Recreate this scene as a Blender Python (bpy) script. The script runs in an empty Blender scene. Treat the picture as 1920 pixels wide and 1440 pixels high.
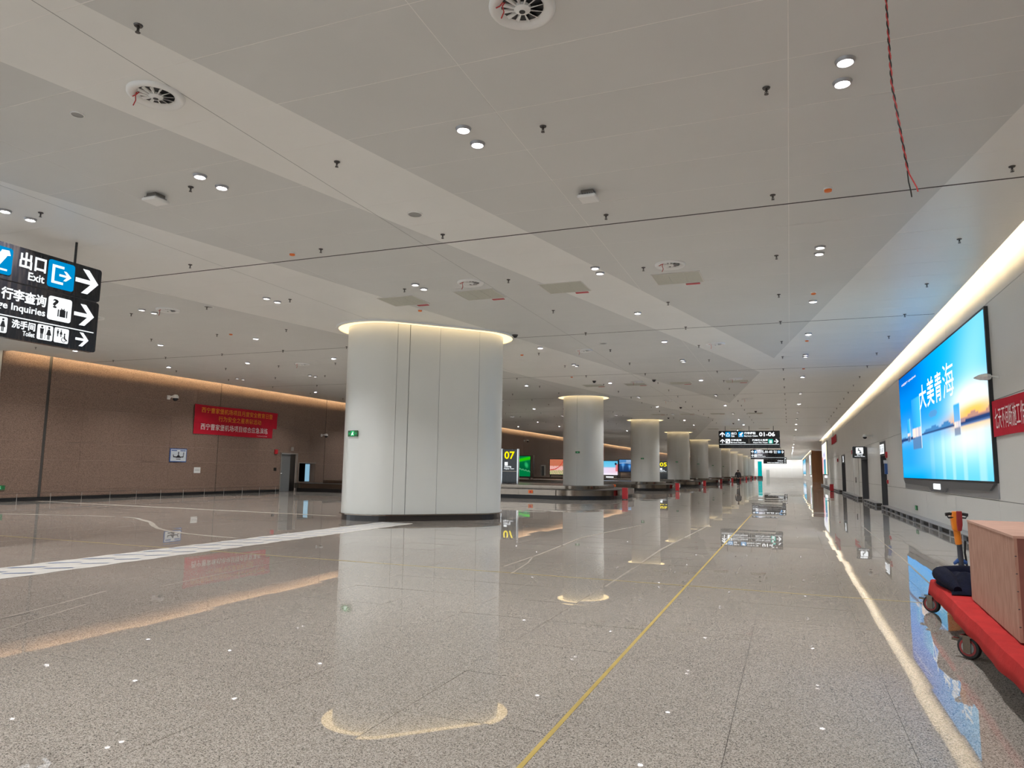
import bpy, bmesh, math, random
from mathutils import Vector, Matrix
random.seed(7)
R = math.radians
sc = bpy.context.scene
C = sc.collection

# ------------------------------------------------------------------ camera
EYE = 1.5
yaw, pitch, roll, FPX = 0.37486129, 0.11982418, 0.01503411, 1319.435
fwd = Vector((-math.sin(yaw)*math.cos(pitch), math.cos(yaw)*math.cos(pitch), math.sin(pitch)))
rgt = Vector((math.cos(yaw), math.sin(yaw), 0.0)); upv = rgt.cross(fwd)
cr = math.cos(roll)*rgt + math.sin(roll)*upv
cu_ = -math.sin(roll)*rgt + math.cos(roll)*upv
cam = bpy.data.cameras.new('camera'); cam_o = bpy.data.objects.new('camera', cam); C.objects.link(cam_o)
M = Matrix((cr, cu_, -fwd)).transposed().to_4x4(); M.translation = (0, 0, EYE)
cam_o.matrix_world = M
cam.sensor_fit = 'HORIZONTAL'; cam.sensor_width = 36.0; cam.lens = 36.0*FPX/1920.0
cam.clip_end = 600; cam.clip_start = 0.05
sc.camera = cam_o

# ------------------------------------------------------------------ world, exposure
SKY = 1.35            # daylight from the glazed front of the hall behind the camera
LAMP = 58.0          # watts of one ceiling lamp position
COVE = 3.0          # watts per metre of wall cove
COLCOVE = 1.55        # radiance of the cove rings round the columns
SCREEN = 0.98        # radiance scale of the big wall screen
w = bpy.data.worlds.new('world'); sc.world = w; w.use_nodes = True
bg = w.node_tree.nodes['Background']; bg.inputs[0].default_value = (0.84, 0.93, 1.0, 1); bg.inputs[1].default_value = SKY
sc.view_settings.view_transform = 'Standard'; sc.view_settings.look = 'None'
sc.view_settings.gamma = 1.0; sc.view_settings.use_curve_mapping = False
sc.view_settings.exposure = 0.46
sc.cycles.use_denoising = True
sc.cycles.max_bounces = 6; sc.cycles.diffuse_bounces = 3; sc.cycles.glossy_bounces = 3
sc.cycles.use_adaptive_sampling = True; sc.cycles.adaptive_threshold = 0.15
sc.cycles.sample_clamp_indirect = 6.0
sc.cycles.caustics_reflective = False; sc.cycles.caustics_refractive = False
sc.cycles.use_light_tree = True

# ------------------------------------------------------------------ materials
def nm(name):
    m = bpy.data.materials.new(name); m.use_nodes = True
    return m, m.node_tree.nodes, m.node_tree.links, m.node_tree.nodes['Principled BSDF']
def solid(name, col, rough=0.5, metal=0.0, spec=0.5, var=0.0, vscale=3.0, bump=0.0, bscale=60.0):
    m, n, l, b = nm(name)
    b.inputs['Base Color'].default_value = (*col, 1); b.inputs['Roughness'].default_value = rough
    b.inputs['Metallic'].default_value = metal; b.inputs['Specular IOR Level'].default_value = spec
    if var or bump:
        g = n.new('ShaderNodeNewGeometry')
    if var:
        t = n.new('ShaderNodeTexNoise'); t.inputs['Scale'].default_value = vscale; t.inputs['Detail'].default_value = 4
        l.new(g.outputs['Position'], t.inputs['Vector'])
        r = n.new('ShaderNodeValToRGB')
        r.color_ramp.elements[0].position = 0.3; r.color_ramp.elements[1].position = 0.7
        r.color_ramp.elements[0].color = (*[max(0, c*(1-var)) for c in col], 1)
        r.color_ramp.elements[1].color = (*[min(1, c*(1+var)) for c in col], 1)
        l.new(t.outputs['Fac'], r.inputs['Fac']); l.new(r.outputs['Color'], b.inputs['Base Color'])
    if bump:
        t2 = n.new('ShaderNodeTexNoise'); t2.inputs['Scale'].default_value = bscale; t2.inputs['Detail'].default_value = 3
        l.new(g.outputs['Position'], t2.inputs['Vector'])
        bp = n.new('ShaderNodeBump'); bp.inputs['Strength'].default_value = bump; bp.inputs['Distance'].default_value = 0.01
        l.new(t2.outputs['Fac'], bp.inputs['Height']); l.new(bp.outputs['Normal'], b.inputs['Normal'])
    return m
def emit(name, col, s, sampled=False):
    m = bpy.data.materials.new(name); m.use_nodes = True
    if not sampled: m.cycles.emission_sampling = 'NONE'
    n, l = m.node_tree.nodes, m.node_tree.links
    n.remove(n['Principled BSDF']); e = n.new('ShaderNodeEmission')
    e.inputs[0].default_value = (*col, 1); e.inputs[1].default_value = s
    l.new(e.outputs[0], n['Material Output'].inputs[0]); return m
def picture(name, s, sampled=False):
    m = emit(name, (1, 1, 1), s, sampled); n, l = m.node_tree.nodes, m.node_tree.links
    a = n.new('ShaderNodeAttribute'); a.attribute_name = 'picture'
    l.new(a.outputs['Color'], n['Emission'].inputs[0]); return m
def granite(name, dark, mid, light, scale, rough, spec=0.5, big=0.08, coat=0.0):
    m, n, l, b = nm(name)
    g = n.new('ShaderNodeNewGeometry')
    v = n.new('ShaderNodeTexVoronoi'); v.inputs['Scale'].default_value = scale; l.new(g.outputs['Position'], v.inputs['Vector'])
    sep = n.new('ShaderNodeSeparateColor'); l.new(v.outputs['Color'], sep.inputs[0])
    t = n.new('ShaderNodeTexNoise'); t.inputs['Scale'].default_value = scale*0.42; t.inputs['Detail'].default_value = 3
    l.new(g.outputs['Position'], t.inputs['Vector'])
    mx = n.new('ShaderNodeMath'); mx.operation = 'MULTIPLY_ADD'; mx.inputs[1].default_value = 0.55
    l.new(sep.outputs[0], mx.inputs[0])
    m2 = n.new('ShaderNodeMath'); m2.operation = 'MULTIPLY'; m2.inputs[1].default_value = 0.45; l.new(t.outputs['Fac'], m2.inputs[0])
    l.new(m2.outputs[0], mx.inputs[2])
    r = n.new('ShaderNodeValToRGB'); e = r.color_ramp.elements
    e[0].position = 0.20; e[0].color = (*dark, 1); e[1].position = 0.72; e[1].color = (*light, 1)
    k = e.new(0.40); k.color = (*mid, 1)
    l.new(mx.outputs[0], r.inputs['Fac'])
    t3 = n.new('ShaderNodeTexNoise'); t3.inputs['Scale'].default_value = 0.5; t3.inputs['Detail'].default_value = 5
    l.new(g.outputs['Position'], t3.inputs['Vector'])
    mr = n.new('ShaderNodeMapRange'); mr.inputs[3].default_value = 1-big; mr.inputs[4].default_value = 1+big
    l.new(t3.outputs['Fac'], mr.inputs[0])
    hv = n.new('ShaderNodeVectorMath'); hv.operation = 'SCALE'; l.new(r.outputs['Color'], hv.inputs[0]); l.new(mr.outputs[0], hv.inputs['Scale'])
    l.new(hv.outputs[0], b.inputs['Base Color'])
    b.inputs['Roughness'].default_value = rough; b.inputs['Specular IOR Level'].default_value = spec
    if coat:
        b.inputs['Coat Weight'].default_value = coat; b.inputs['Coat Roughness'].default_value = 0.02
    return m

mt = {}
mt['floor'] = granite('polished_granite', (0.05, 0.040, 0.033), (0.30, 0.260, 0.222), (0.52, 0.465, 0.41), 190, 0.015, 0.46, 0.12)
mt['stone'] = granite('brown_granite', (0.11, 0.068, 0.050), (0.225, 0.145, 0.108), (0.31, 0.215, 0.165), 75, 0.45, 0.4, 0.10)
mt['ceil_white'] = solid('white_metal_ceiling', (0.82, 0.82, 0.79), 0.35, 0, 0.5, 0.02, 0.8)
mt['ceil_grey'] = solid('perforated_grey_ceiling', (0.655, 0.66, 0.64), 0.45, 0, 0.4, 0.02, 0.8)
mt['ceil_back'] = solid('ceiling_joint', (0.86, 0.85, 0.82), 0.6)
mt['seam'] = solid('dark_seam', (0.06, 0.055, 0.05), 0.8)
mt['wallw'] = solid('white_wall_panel', (0.73, 0.715, 0.68), 0.30, 0, 0.5, 0.02, 0.6)
mt['joint'] = solid('wall_joint', (0.22, 0.21, 0.20), 0.8)
mt['colw'] = solid('column_enamel', (0.74, 0.745, 0.71), 0.28, 0, 0.5, 0.015, 0.8)
mt['skirt'] = solid('dark_skirting', (0.035, 0.028, 0.026), 0.25)
mt['steel'] = solid('brushed_steel', (0.22, 0.18, 0.145), 0.16, 1.0, 0.5, 0.06, 6)
mt['steel_dk'] = solid('dark_steel', (0.22, 0.20, 0.18), 0.35, 0.8)
mt['black'] = solid('black_plastic', (0.012, 0.012, 0.013), 0.4)
mt['rubber'] = solid('black_rubber', (0.02, 0.019, 0.018), 0.6, var=0.2, vscale=20)
mt['belt'] = solid('carousel_belt', (0.05, 0.042, 0.036), 0.4, 0, 0.5, 0.15, 8)
mt['island'] = solid('island_deck', (0.16, 0.13, 0.11), 0.25, 0.2)
mt['chrome'] = solid('chrome', (0.7, 0.7, 0.7), 0.15, 1.0)
mt['white'] = solid('white_plastic', (0.8, 0.8, 0.78), 0.4)
mt['offwhite'] = solid('cream_plastic', (0.66, 0.64, 0.60), 0.5)
mt['grey'] = solid('grey_plastic', (0.32, 0.32, 0.31), 0.5)
mt['door_grey'] = solid('grey_door', (0.20, 0.205, 0.21), 0.45)
mt['portal'] = solid('dark_portal', (0.11, 0.11, 0.115), 0.4)
mt['frame'] = solid('metal_frame', (0.42, 0.38, 0.34), 0.3, 0.6)
mt['bronze'] = solid('dark_metal', (0.10, 0.09, 0.085), 0.35, 0.9)
mt['grille'] = solid('perforated_grille', (0.50, 0.50, 0.43), 0.5, 0.1, var=0.05, vscale=40)
mt['orange'] = solid('orange_plastic', (0.85, 0.20, 0.03), 0.4)
mt['orange_paint'] = solid('orange_paint', (0.86, 0.25, 0.02), 0.3, var=0.06, vscale=9)
mt['redp'] = solid('red_paint', (0.55, 0.02, 0.03), 0.35)
mt['redcloth'] = solid('red_cloth', (0.47, 0.028, 0.026), 0.85, 0, 0.2, 0.10, 6, 0.25, 40)
mt['banner'] = solid('red_banner', (0.52, 0.012, 0.032), 0.7, 0, 0.2, 0.05, 3)
mt['bannerw'] = solid('white_print', (0.85, 0.70, 0.70), 0.7)
mt['bannery'] = solid('yellow_print', (0.80, 0.30, 0.02), 0.7)
mt['navy'] = solid('navy_blanket', (0.004, 0.005, 0.018), 0.9, 0, 0.2, 0.4, 12, 0.4, 60)
mt['tape'] = solid('yellow_tape', (0.50, 0.36, 0.09), 0.45, var=0.1, vscale=4)
mt['film'] = solid('protective_film', (0.62, 0.585, 0.54), 0.4, var=0.05, vscale=6)
mt['filmprint'] = solid('blue_print', (0.09, 0.15, 0.36), 0.5)
mt['dust'] = solid('pale_dust', (0.335, 0.295, 0.25), 0.9, 0, 0.1, 0.12, 5)
mt['wood'] = solid('brown_wood_panel', (0.30, 0.13, 0.055), 0.4, var=0.06, vscale=1)
mt['navyc'] = solid('black_jacket', (0.012, 0.012, 0.016), 0.8)
mt['trouser'] = solid('black_trousers', (0.010, 0.010, 0.012), 0.85)
mt['skin'] = solid('skin', (0.45, 0.27, 0.19), 0.6)
mt['hair'] = solid('dark_hair', (0.008, 0.007, 0.006), 0.6)
mt['wire_r'] = solid('red_wire', (0.55, 0.05, 0.05), 0.4)
mt['wire_k'] = solid('black_wire', (0.015, 0.015, 0.015), 0.4)
mt['slate'] = solid('slate_paint', (0.075, 0.08, 0.10), 0.4)
mt['darkred'] = solid('dark_red_cover', (0.30, 0.025, 0.025), 0.35)
mt['redtag'] = solid('red_tag', (0.55, 0.08, 0.09), 0.6)
mt['glassy'] = solid('smoked_dome', (0.02, 0.02, 0.025), 0.08)
mt['clear'] = solid('plastic_wrap', (0.75, 0.76, 0.76), 0.12, 0, 0.8, 0.10, 14)
mt['pic_bg'] = solid('poster_white', (0.62, 0.66, 0.70), 0.4)
mt['pic_blue'] = solid('poster_blue', (0.03, 0.10, 0.33), 0.4)
mt['ink'] = solid('poster_ink', (0.02, 0.02, 0.03), 0.5)
mt['silver'] = solid('silver_trim', (0.34, 0.34, 0.35), 0.35, 0.4)
mt['bezel'] = solid('grey_bezel', (0.10, 0.10, 0.105), 0.35)
mt['signgreen'] = emit('green_sign', (0.03, 0.62, 0.20), 0.6)
mt['signgreen_dk'] = solid('green_plate', (0.03, 0.14, 0.05), 0.5)
mt['sign_white'] = emit('sign_white', (0.92, 0.97, 1.0), 0.95)
mt['sign_blue'] = emit('sign_blue', (0.0, 0.28, 0.64), 0.72)
mt['sign_cyan'] = emit('sign_cyan', (0.10, 0.55, 0.85), 1.0)
mt['sign_green'] = emit('sign_green_icon', (0.02, 0.50, 0.38), 0.7)
mt['sign_yellow'] = emit('sign_yellow', (1.0, 0.80, 0.0), 0.9)
mt['lamp'] = emit('lamp_diffuser', (1.0, 0.93, 0.88), 14.0)
mt['cove'] = emit('cove_led', (1.0, 0.74, 0.38), COLCOVE, True)
mt['side_glow'] = emit('glowing_side_panel', (0.33, 0.62, 0.82), 0.52)  # pale blue glow in place of daylight falling on the tunnel side
# sign body: dusty film over black, its streaky reflections painted in as vertical smears
m, n, l, b = nm('sign_black'); mt['sign'] = m
g = n.new('ShaderNodeNewGeometry'); mp = n.new('ShaderNodeMapping'); mp.inputs['Scale'].default_value = (7, 7, 0.35)
t = n.new('ShaderNodeTexNoise'); t.inputs['Scale'].default_value = 3; t.inputs['Detail'].default_value = 5
l.new(g.outputs['Position'], mp.inputs[0]); l.new(mp.outputs[0], t.inputs['Vector'])
r = n.new('ShaderNodeValToRGB'); r.color_ramp.elements[0].position = 0.45; r.color_ramp.elements[1].position = 0.85
r.color_ramp.elements[0].color = (0.010, 0.010, 0.013, 1); r.color_ramp.elements[1].color = (0.045, 0.036, 0.032, 1)
l.new(t.outputs['Fac'], r.inputs[0]); l.new(r.outputs[0], b.inputs['Base Color']); b.inputs['Roughness'].default_value = 0.12
# plywood: stretched grain with red stain
m, n, l, b = nm('plywood'); mt['ply'] = m
g = n.new('ShaderNodeTexCoord'); mp = n.new('ShaderNodeMapping'); mp.inputs['Scale'].default_value = (9, 9, 1.6)
t = n.new('ShaderNodeTexNoise'); t.inputs['Scale'].default_value = 3.0; t.inputs['Detail'].default_value = 6; t.inputs['Distortion'].default_value = 0.4
l.new(g.outputs['Object'], mp.inputs[0]); l.new(mp.outputs[0], t.inputs['Vector'])
r = n.new('ShaderNodeValToRGB'); e = r.color_ramp.elements
e[0].position = 0.32; e[0].color = (0.34, 0.165, 0.115, 1); e[1].position = 0.70; e[1].color = (0.47, 0.275, 0.20, 1)
k = e.new(0.5); k.color = (0.42, 0.23, 0.165, 1)
l.new(t.outputs['Fac'], r.inputs[0]); l.new(r.outputs[0], b.inputs['Base Color']); b.inputs['Roughness'].default_value = 0.75
mt['ply_end'] = solid('plywood_end', (0.24, 0.09, 0.065), 0.8, var=0.12, vscale=8)
mt['ply_top'] = solid('plywood_top', (0.52, 0.31, 0.235), 0.75, var=0.06, vscale=5)

# ------------------------------------------------------------------ helpers
def tag(o, label=None, cat=None, group=None, kind=None):
    if label: o['label'] = label
    if cat: o['category'] = cat
    if group: o['group'] = group
    if kind: o['kind'] = kind
    return o
def empty(name, loc=(0, 0, 0), rz=0.0):
    o = bpy.data.objects.new(name, None); C.objects.link(o); o.location = loc; o.rotation_euler = (0, 0, rz)
    o.empty_display_size = 0.2; return o
class MB:
    def __init__(s): s.v = []; s.f = []; s.m = []
    def add(s, vs, fs, mi=0):
        k = len(s.v); s.v += [tuple(v) for v in vs]; s.f += [tuple(i+k for i in f) for f in fs]; s.m += [mi]*len(fs); return s
    def box(s, x0, y0, z0, x1, y1, z1, mi=0):
        v = [(x0,y0,z0),(x1,y0,z0),(x1,y1,z0),(x0,y1,z0),(x0,y0,z1),(x1,y0,z1),(x1,y1,z1),(x0,y1,z1)]
        return s.add(v, [(0,3,2,1),(4,5,6,7),(0,1,5,4),(1,2,6,5),(2,3,7,6),(3,0,4,7)], mi)
    def prism(s, poly, z0, z1, mi=0):           # poly ccw in xy
        n = len(poly); v = [(x,y,z0) for x,y in poly]+[(x,y,z1) for x,y in poly]
        f = [tuple(reversed(range(n))), tuple(range(n, 2*n))]+[(i,(i+1)%n,n+(i+1)%n,n+i) for i in range(n)]
        return s.add(v, f, mi)
    def plate(s, poly, y0, y1, mi=0):           # poly (u,v) ccw seen from -y, thickness y0(front) < y1
        n = len(poly); v = [(x,y0,z) for x,z in poly]+[(x,y1,z) for x,z in poly]
        f = [tuple(range(n)), tuple(reversed(range(n, 2*n)))]+[((i+1)%n,i,n+i,n+(i+1)%n) for i in range(n)]
        return s.add(v, f, mi)
    def lathe(s, prof, n=24, c=(0,0,0), mi=0, caps=True):   # prof [(r,z)] axis z
        k = len(prof); v = []
        for i in range(n):
            a = 2*math.pi*i/n
            v += [(c[0]+r*math.cos(a), c[1]+r*math.sin(a), c[2]+z) for r, z in prof]
        f = [(i*k+j, ((i+1)%n)*k+j, ((i+1)%n)*k+j+1, i*k+j+1) for i in range(n) for j in range(k-1)]
        if caps:
            if prof[0][0] > 1e-5: f.append(tuple(reversed([i*k for i in range(n)])))
            if prof[-1][0] > 1e-5: f.append(tuple(i*k+k-1 for i in range(n)))
        return s.add(v, f, mi)
    def tube(s, path, rad, n=8, mi=0, caps=True):
        P = [Vector(p) for p in path]; rs = rad if isinstance(rad, (list, tuple)) else [rad]*len(P)
        v = []; prev = None
        for i, p in enumerate(P):
            d = (P[min(i+1, len(P)-1)]-P[max(i-1, 0)]).normalized()
            if prev is None:
                a = Vector((0,0,1)) if abs(d.z) < 0.9 else Vector((1,0,0)); u = d.cross(a).normalized()
            else:
                u = (prev - d*prev.dot(d)).normalized()
            prev = u; w_ = d.cross(u)
            for k in range(n):
                t_ = 2*math.pi*k/n; v.append(p+rs[i]*(math.cos(t_)*u+math.sin(t_)*w_))
        f = [(i*n+k, i*n+(k+1)%n, (i+1)*n+(k+1)%n, (i+1)*n+k) for i in range(len(P)-1) for k in range(n)]
        if caps: f += [tuple(reversed(range(n))), tuple(range((len(P)-1)*n, len(P)*n))]
        return s.add(v, f, mi)
    def build(s, name, mats, parent=None, smooth=False, loc=None, bevel=0.0, kind=None):
        me = bpy.data.meshes.new(name); me.from_pydata(s.v, [], s.f)
        if not isinstance(mats, (list, tuple)): mats = [mats]
        for q in mats: me.materials.append(q)
        if len(mats) > 1: me.polygons.foreach_set('material_index', s.m)
        if smooth:
            me.polygons.foreach_set('use_smooth', [True]*len(me.polygons))
            try: me.set_sharp_from_angle(angle=R(40))
            except Exception: pass
        me.update()
        o = bpy.data.objects.new(name, me); C.objects.link(o); o.parent = parent
        if loc: o.location = loc
        if bevel:
            b_ = o.modifiers.new('bevel', 'BEVEL'); b_.width = bevel; b_.segments = 2; b_.limit_method = 'ANGLE'
        if kind: o['kind'] = kind
        return o
KIDS = {}
def copy_tree(o, parent=None):
    c = o.copy(); C.objects.link(c); c.parent = parent
    for ch in o.children: copy_tree(ch, c)
    return c
def rrect(u0, v0, u1, v1, r, n=4):
    p = []
    for cx, cy, a0 in ((u1-r, v0+r, -90), (u1-r, v1-r, 0), (u0+r, v1-r, 90), (u0+r, v0+r, 180)):
        for i in range(n+1):
            a = R(a0+90*i/n); p.append((cx+r*math.cos(a), cy+r*math.sin(a)))
    return p
def circ(u, v, r, n=14): return [(u+r*math.cos(2*math.pi*i/n), v+r*math.sin(2*math.pi*i/n)) for i in range(n)]
_tc = {}
def glyphs(body, bold):
    k = (body, bold)
    if k not in _tc:
        cu = bpy.data.curves.new('lettering', 'FONT'); cu.body = body; cu.size = 1.0; cu.offset = bold; cu.resolution_u = 3
        o = bpy.data.objects.new('lettering', cu); C.objects.link(o)
        dg = bpy.context.evaluated_depsgraph_get(); dg.update()
        me = bpy.data.meshes.new_from_object(o.evaluated_get(dg), depsgraph=dg)
        vs = [v.co.copy() for v in me.vertices]; fs = [tuple(p.vertices) for p in me.polygons]
        bpy.data.objects.remove(o); bpy.data.curves.remove(cu); bpy.data.meshes.remove(me)
        _tc[k] = (vs, fs)
    return _tc[k]
def lettering(body, u0, v0, u1, v1, y, mat, parent, bold=0.012, name='lettering'):
    vs, fs = glyphs(body, bold)
    if not vs: return None
    x0 = min(v.x for v in vs); x1 = max(v.x for v in vs); y0 = min(v.y for v in vs); y1 = max(v.y for v in vs)
    P = [(u0+(v.x-x0)/(x1-x0)*(u1-u0), y, v0+(v.y-y0)/(y1-y0)*(v1-v0)) for v in vs]
    return MB().add(P, fs).build(name, mat, parent)
def arrow(cx, cy, s, ang):
    # sign arrow: shaft and chevron head, pointing to +u, rotated by ang
    pts = [(-0.5,-0.085),(0.16,-0.085),(-0.22,-0.5),(0.05,-0.5),(0.5,0.0),(0.05,0.5),(-0.22,0.5),(0.16,0.085),(-0.5,0.085)]
    ca, sa = math.cos(ang), math.sin(ang)
    return [(cx+s*(x*ca-y*sa), cy+s*(x*sa+y*ca)) for x, y in pts]
def painted(name, u0, v0, u1, v1, y, nu, nv, fn, mat, parent):
    v = []; f = []; cols = []
    for j in range(nv+1):
        for i in range(nu+1):
            a, b_ = i/nu, j/nv
            v.append((u0+(u1-u0)*a, y, v0+(v1-v0)*b_)); cols.append(fn(a, b_))
    for j in range(nv):
        for i in range(nu):
            k = j*(nu+1)+i; f.append((k, k+1, k+nu+2, k+nu+1))
    o = MB().add(v, f).build(name, mat, parent)
    at = o.data.color_attributes.new('picture', 'FLOAT_COLOR', 'POINT')
    at.data.foreach_set('color', [c for q in cols for c in (*q, 1.0)])
    return o
def lerp(a, b_, t_): t_ = max(0, min(1, t_)); return tuple(x+(y-x)*t_ for x, y in zip(a, b_))
def sst(a, b_, x):
    t_ = max(0, min(1, (x-a)/(b_-a))); return t_*t_*(3-2*t_)
ORD = ['first','second','third','fourth','fifth','sixth','seventh','eighth','ninth','tenth','eleventh','twelfth','thirteenth','fourteenth','fifteenth','sixteenth','seventeenth','eighteenth','nineteenth','twentieth','twenty-first','twenty-second','twenty-third','twenty-fourth']

# ================================================================== THE SETTING
XR, XL, HC = 3.95, -27.2, 5.6        # right wall, left wall, ceiling height
Y0, YF = -14.0, 235.0                # open glazed front behind the camera, far wall
def inside_view(x, y, z):
    d = Vector((x, y, z-EYE)); dz = d.dot(fwd)
    if dz < 0.5: return False
    px = 960+FPX*d.dot(cr)/dz; py = 720-FPX*d.dot(cu_)/dz
    return -60 < px < 1980 and -60 < py < 1500

# ---- floor: a bed with granite slabs on it
floor = empty('floor'); tag(floor, 'polished speckled grey granite floor of the hall', kind='structure')
MB().box(-46, Y0, -0.30, 6.6, YF+1, -0.012).build('bed', mt['joint'], floor)
SL = 0.96
slab_me = None; slabs = []
ix0 = int((-46+0.37)/SL); cells = []
x = -0.37 - SL*47
while x < 3.9:
    y = 4.02 - SL*18
    while y < YF:
        cells.append((x, y)); y += SL
    x += SL
def in_hall(x, y): return x+SL > -45 and (y < 17.0 or x > XL-0.05) and x < XR
cells = [c for c in cells if in_hall(*c)]
vis = sorted([c for c in cells if inside_view(c[0]+SL/2, c[1]+SL/2, 0)], key=lambda c: (c[0]+SL/2)**2+(c[1]+SL/2)**2)[:290]
vs_ = set(vis)
g_ = 0.0015
me = MB().box(-SL/2+g_, -SL/2+g_, -0.011, SL/2-g_, SL/2-g_, 0.0)
sl0 = me.build('slab', mt['floor'], floor)
for i, c in enumerate(vis):
    o = sl0 if i == 0 else sl0.copy()
    if i: C.objects.link(o); o.parent = floor
    o.location = (c[0]+SL/2, c[1]+SL/2, 0); o.rotation_euler = (random.gauss(0, 0.0013), random.gauss(0, 0.0013), 0)
far_b = MB()
for c in cells:
    if c in vs_: continue
    x0, y0 = c[0]+g_, c[1]+g_; x1, y1 = min(c[0]+SL-g_, XR), c[1]+SL-g_
    a, b_ = random.gauss(0, 0.0013), random.gauss(0, 0.0013)
    zz = lambda x, y: a*(x-(x0+x1)/2)+b_*(y-(y0+y1)/2)
    far_b.add([(x0,y0,zz(x0,y0)),(x1,y0,zz(x1,y0)),(x1,y1,zz(x1,y1)),(x0,y1,zz(x0,y1))], [(0,1,2,3)])
far_b.build('far_slabs', mt['floor'], floor, kind='stuff')

# ---- ceiling: metal panels cut along the diagonal white bands
ceil = empty('ceiling'); tag(ceil, 'metal panel ceiling with diagonal white bands between grey perforated panels', kind='structure')
XE = 3.64; XEL = -26.85
MB().box(-46, Y0, HC+0.0015, XEL, 17.0, HC+0.3).build('soffit', mt['ceil_back'], ceil)
MB().box(XEL, Y0, HC+0.0015, XE, YF-0.35, HC+0.06).build('backing', mt['ceil_back'], ceil)
MB().box(XE-0.05, Y0, HC, XE, YF-0.35, HC+0.14).box(XEL, 17.2, HC, XEL+0.05, YF-0.35, HC+0.14).build('cove_lip', mt['ceil_white'], ceil)
LW = lambda y: 2.54-0.165*(y-8.92)
LA = lambda y: -5.83+0.238*(y-3.98)
LB = lambda y: -7.47+0.248*(y-4.4)
LC = lambda y: -10.6+0.20*(y-7)
LD = lambda y: LC(y)-4.6
def clip(poly, fn, side):            # keep x > fn(y) (side=1) or x < fn(y) (side=-1)
    out = []
    for i in range(len(poly)):
        a, b_ = poly[i], poly[(i+1) % len(poly)]
        da, db = side*(a[0]-fn(a[1])), side*(b_[0]-fn(b_[1]))
        if da >= 0: out.append(a)
        if (da > 0 and db < 0) or (da < 0 and db > 0):
            t_ = da/(da-db); out.append((a[0]+(b_[0]-a[0])*t_, a[1]+(b_[1]-a[1])*t_))
    return out
def area(p): return 0.5*abs(sum(p[i][0]*p[(i+1) % len(p)][1]-p[(i+1) % len(p)][0]*p[i][1] for i in range(len(p))))
XLINES = [-46, -42.5, -39.3, -36.2, -33, -29.9, XEL, -23.48, -20.33, -17.18, -14.03, -10.88, -9.34, -6.19, -3.04, 0.11, XE-0.05]
SEAMS = [11.2+9.2*k for k in range(-2, 25)]
ys = []
for s_ in SEAMS:
    ys += [s_+1.022*k for k in range(9)]
ys = [y for y in ys if y > Y0] + [YF-0.35]
near, far_w, npanel = [], MB(), 0
for j in range(len(ys)-1):
    gy0 = 0.022 if any(abs(ys[j]-s_) < 1e-6 for s_ in SEAMS) else 0.006
    gy1 = 0.022 if any(abs(ys[j+1]-s_) < 1e-6 for s_ in SEAMS) else 0.006
    for i in range(len(XLINES)-1):
        xa, xb = XLINES[i]+0.005, XLINES[i+1]-0.005
        if xa < -27.0 and ys[j] > 16.8: continue
        base = [(xa, ys[j]+gy0), (xb, ys[j]+gy0), (xb, ys[j+1]-gy1), (xa, ys[j+1]-gy1)]
        left = clip(base, LW, -1)
        pieces = [(clip(base, LW, 1), 0)]
        if left:
            pieces += [(clip(left, LA, 1), 1)]
            q = clip(left, LA, -1)
            if q:
                pieces += [(clip(q, LB, 1), 0)]; q = clip(q, LB, -1)
                if q:
                    pieces += [(clip(q, LC, 1), 1)]; q = clip(q, LC, -1)
                    if q:
                        pieces += [(clip(q, LD, 1), 0), (clip(q, LD, -1), 1)]
        for p, mi in pieces:
            if len(p) < 3 or area(p) < 1e-3: continue
            cx = sum(a[0] for a in p)/len(p); cy = sum(a[1] for a in p)/len(p)
            if ys[j] < 20.3 and inside_view(cx, cy, HC): near.append((p, mi, cx, cy))
            else: far_w.prism(p, HC, HC+0.012, mi)
near.sort(key=lambda q: q[2]**2+q[3]**2)
for p, mi, cx, cy in near[:298]:
    MB().prism([(a-cx, b_-cy) for a, b_ in p], 0, 0.012).build('ceiling_panel', mt['ceil_grey'] if mi else mt['ceil_white'], ceil, loc=(cx, cy, HC))
for p, mi, cx, cy in near[298:]: far_w.prism(p, HC, HC+0.012, mi)
far_w.build('far_panels', [mt['ceil_white'], mt['ceil_grey']], ceil, kind='stuff')
for s_ in SEAMS:
    if s_ > Y0+1 and s_ < 120:
        MB().box(XEL+0.06, s_-0.02, HC-0.0005, XE-0.06, s_+0.02, HC+0.0115).build('seam_strip', mt['seam'], ceil)
for xx in (-10.88, -6.19):
    MB().box(xx-0.0045, Y0+1, HC-0.0003, xx+0.0045, 60, HC+0.0115).build('seam_strip', mt['grey'], ceil)

# ---- rectangle grids with holes (wall cladding)
def cut(rects, holes):
    for h in holes:
        out = []
        for a0, b0, a1, b1 in rects:
            if h[0] >= a1 or h[2] <= a0 or h[1] >= b1 or h[3] <= b0: out.append((a0, b0, a1, b1)); continue
            if h[1] > b0: out.append((a0, b0, a1, h[1]))
            if h[3] < b1: out.append((a0, h[3], a1, b1))
            m0, m1 = max(b0, h[1]), min(b1, h[3])
            if h[0] > a0: out.append((a0, m0, h[0], m1))
            if h[2] < a1: out.append((h[2], m0, a1, m1))
        rects = out
    return [r_ for r_ in rects if r_[2]-r_[0] > 0.02 and r_[3]-r_[1] > 0.02]

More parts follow.
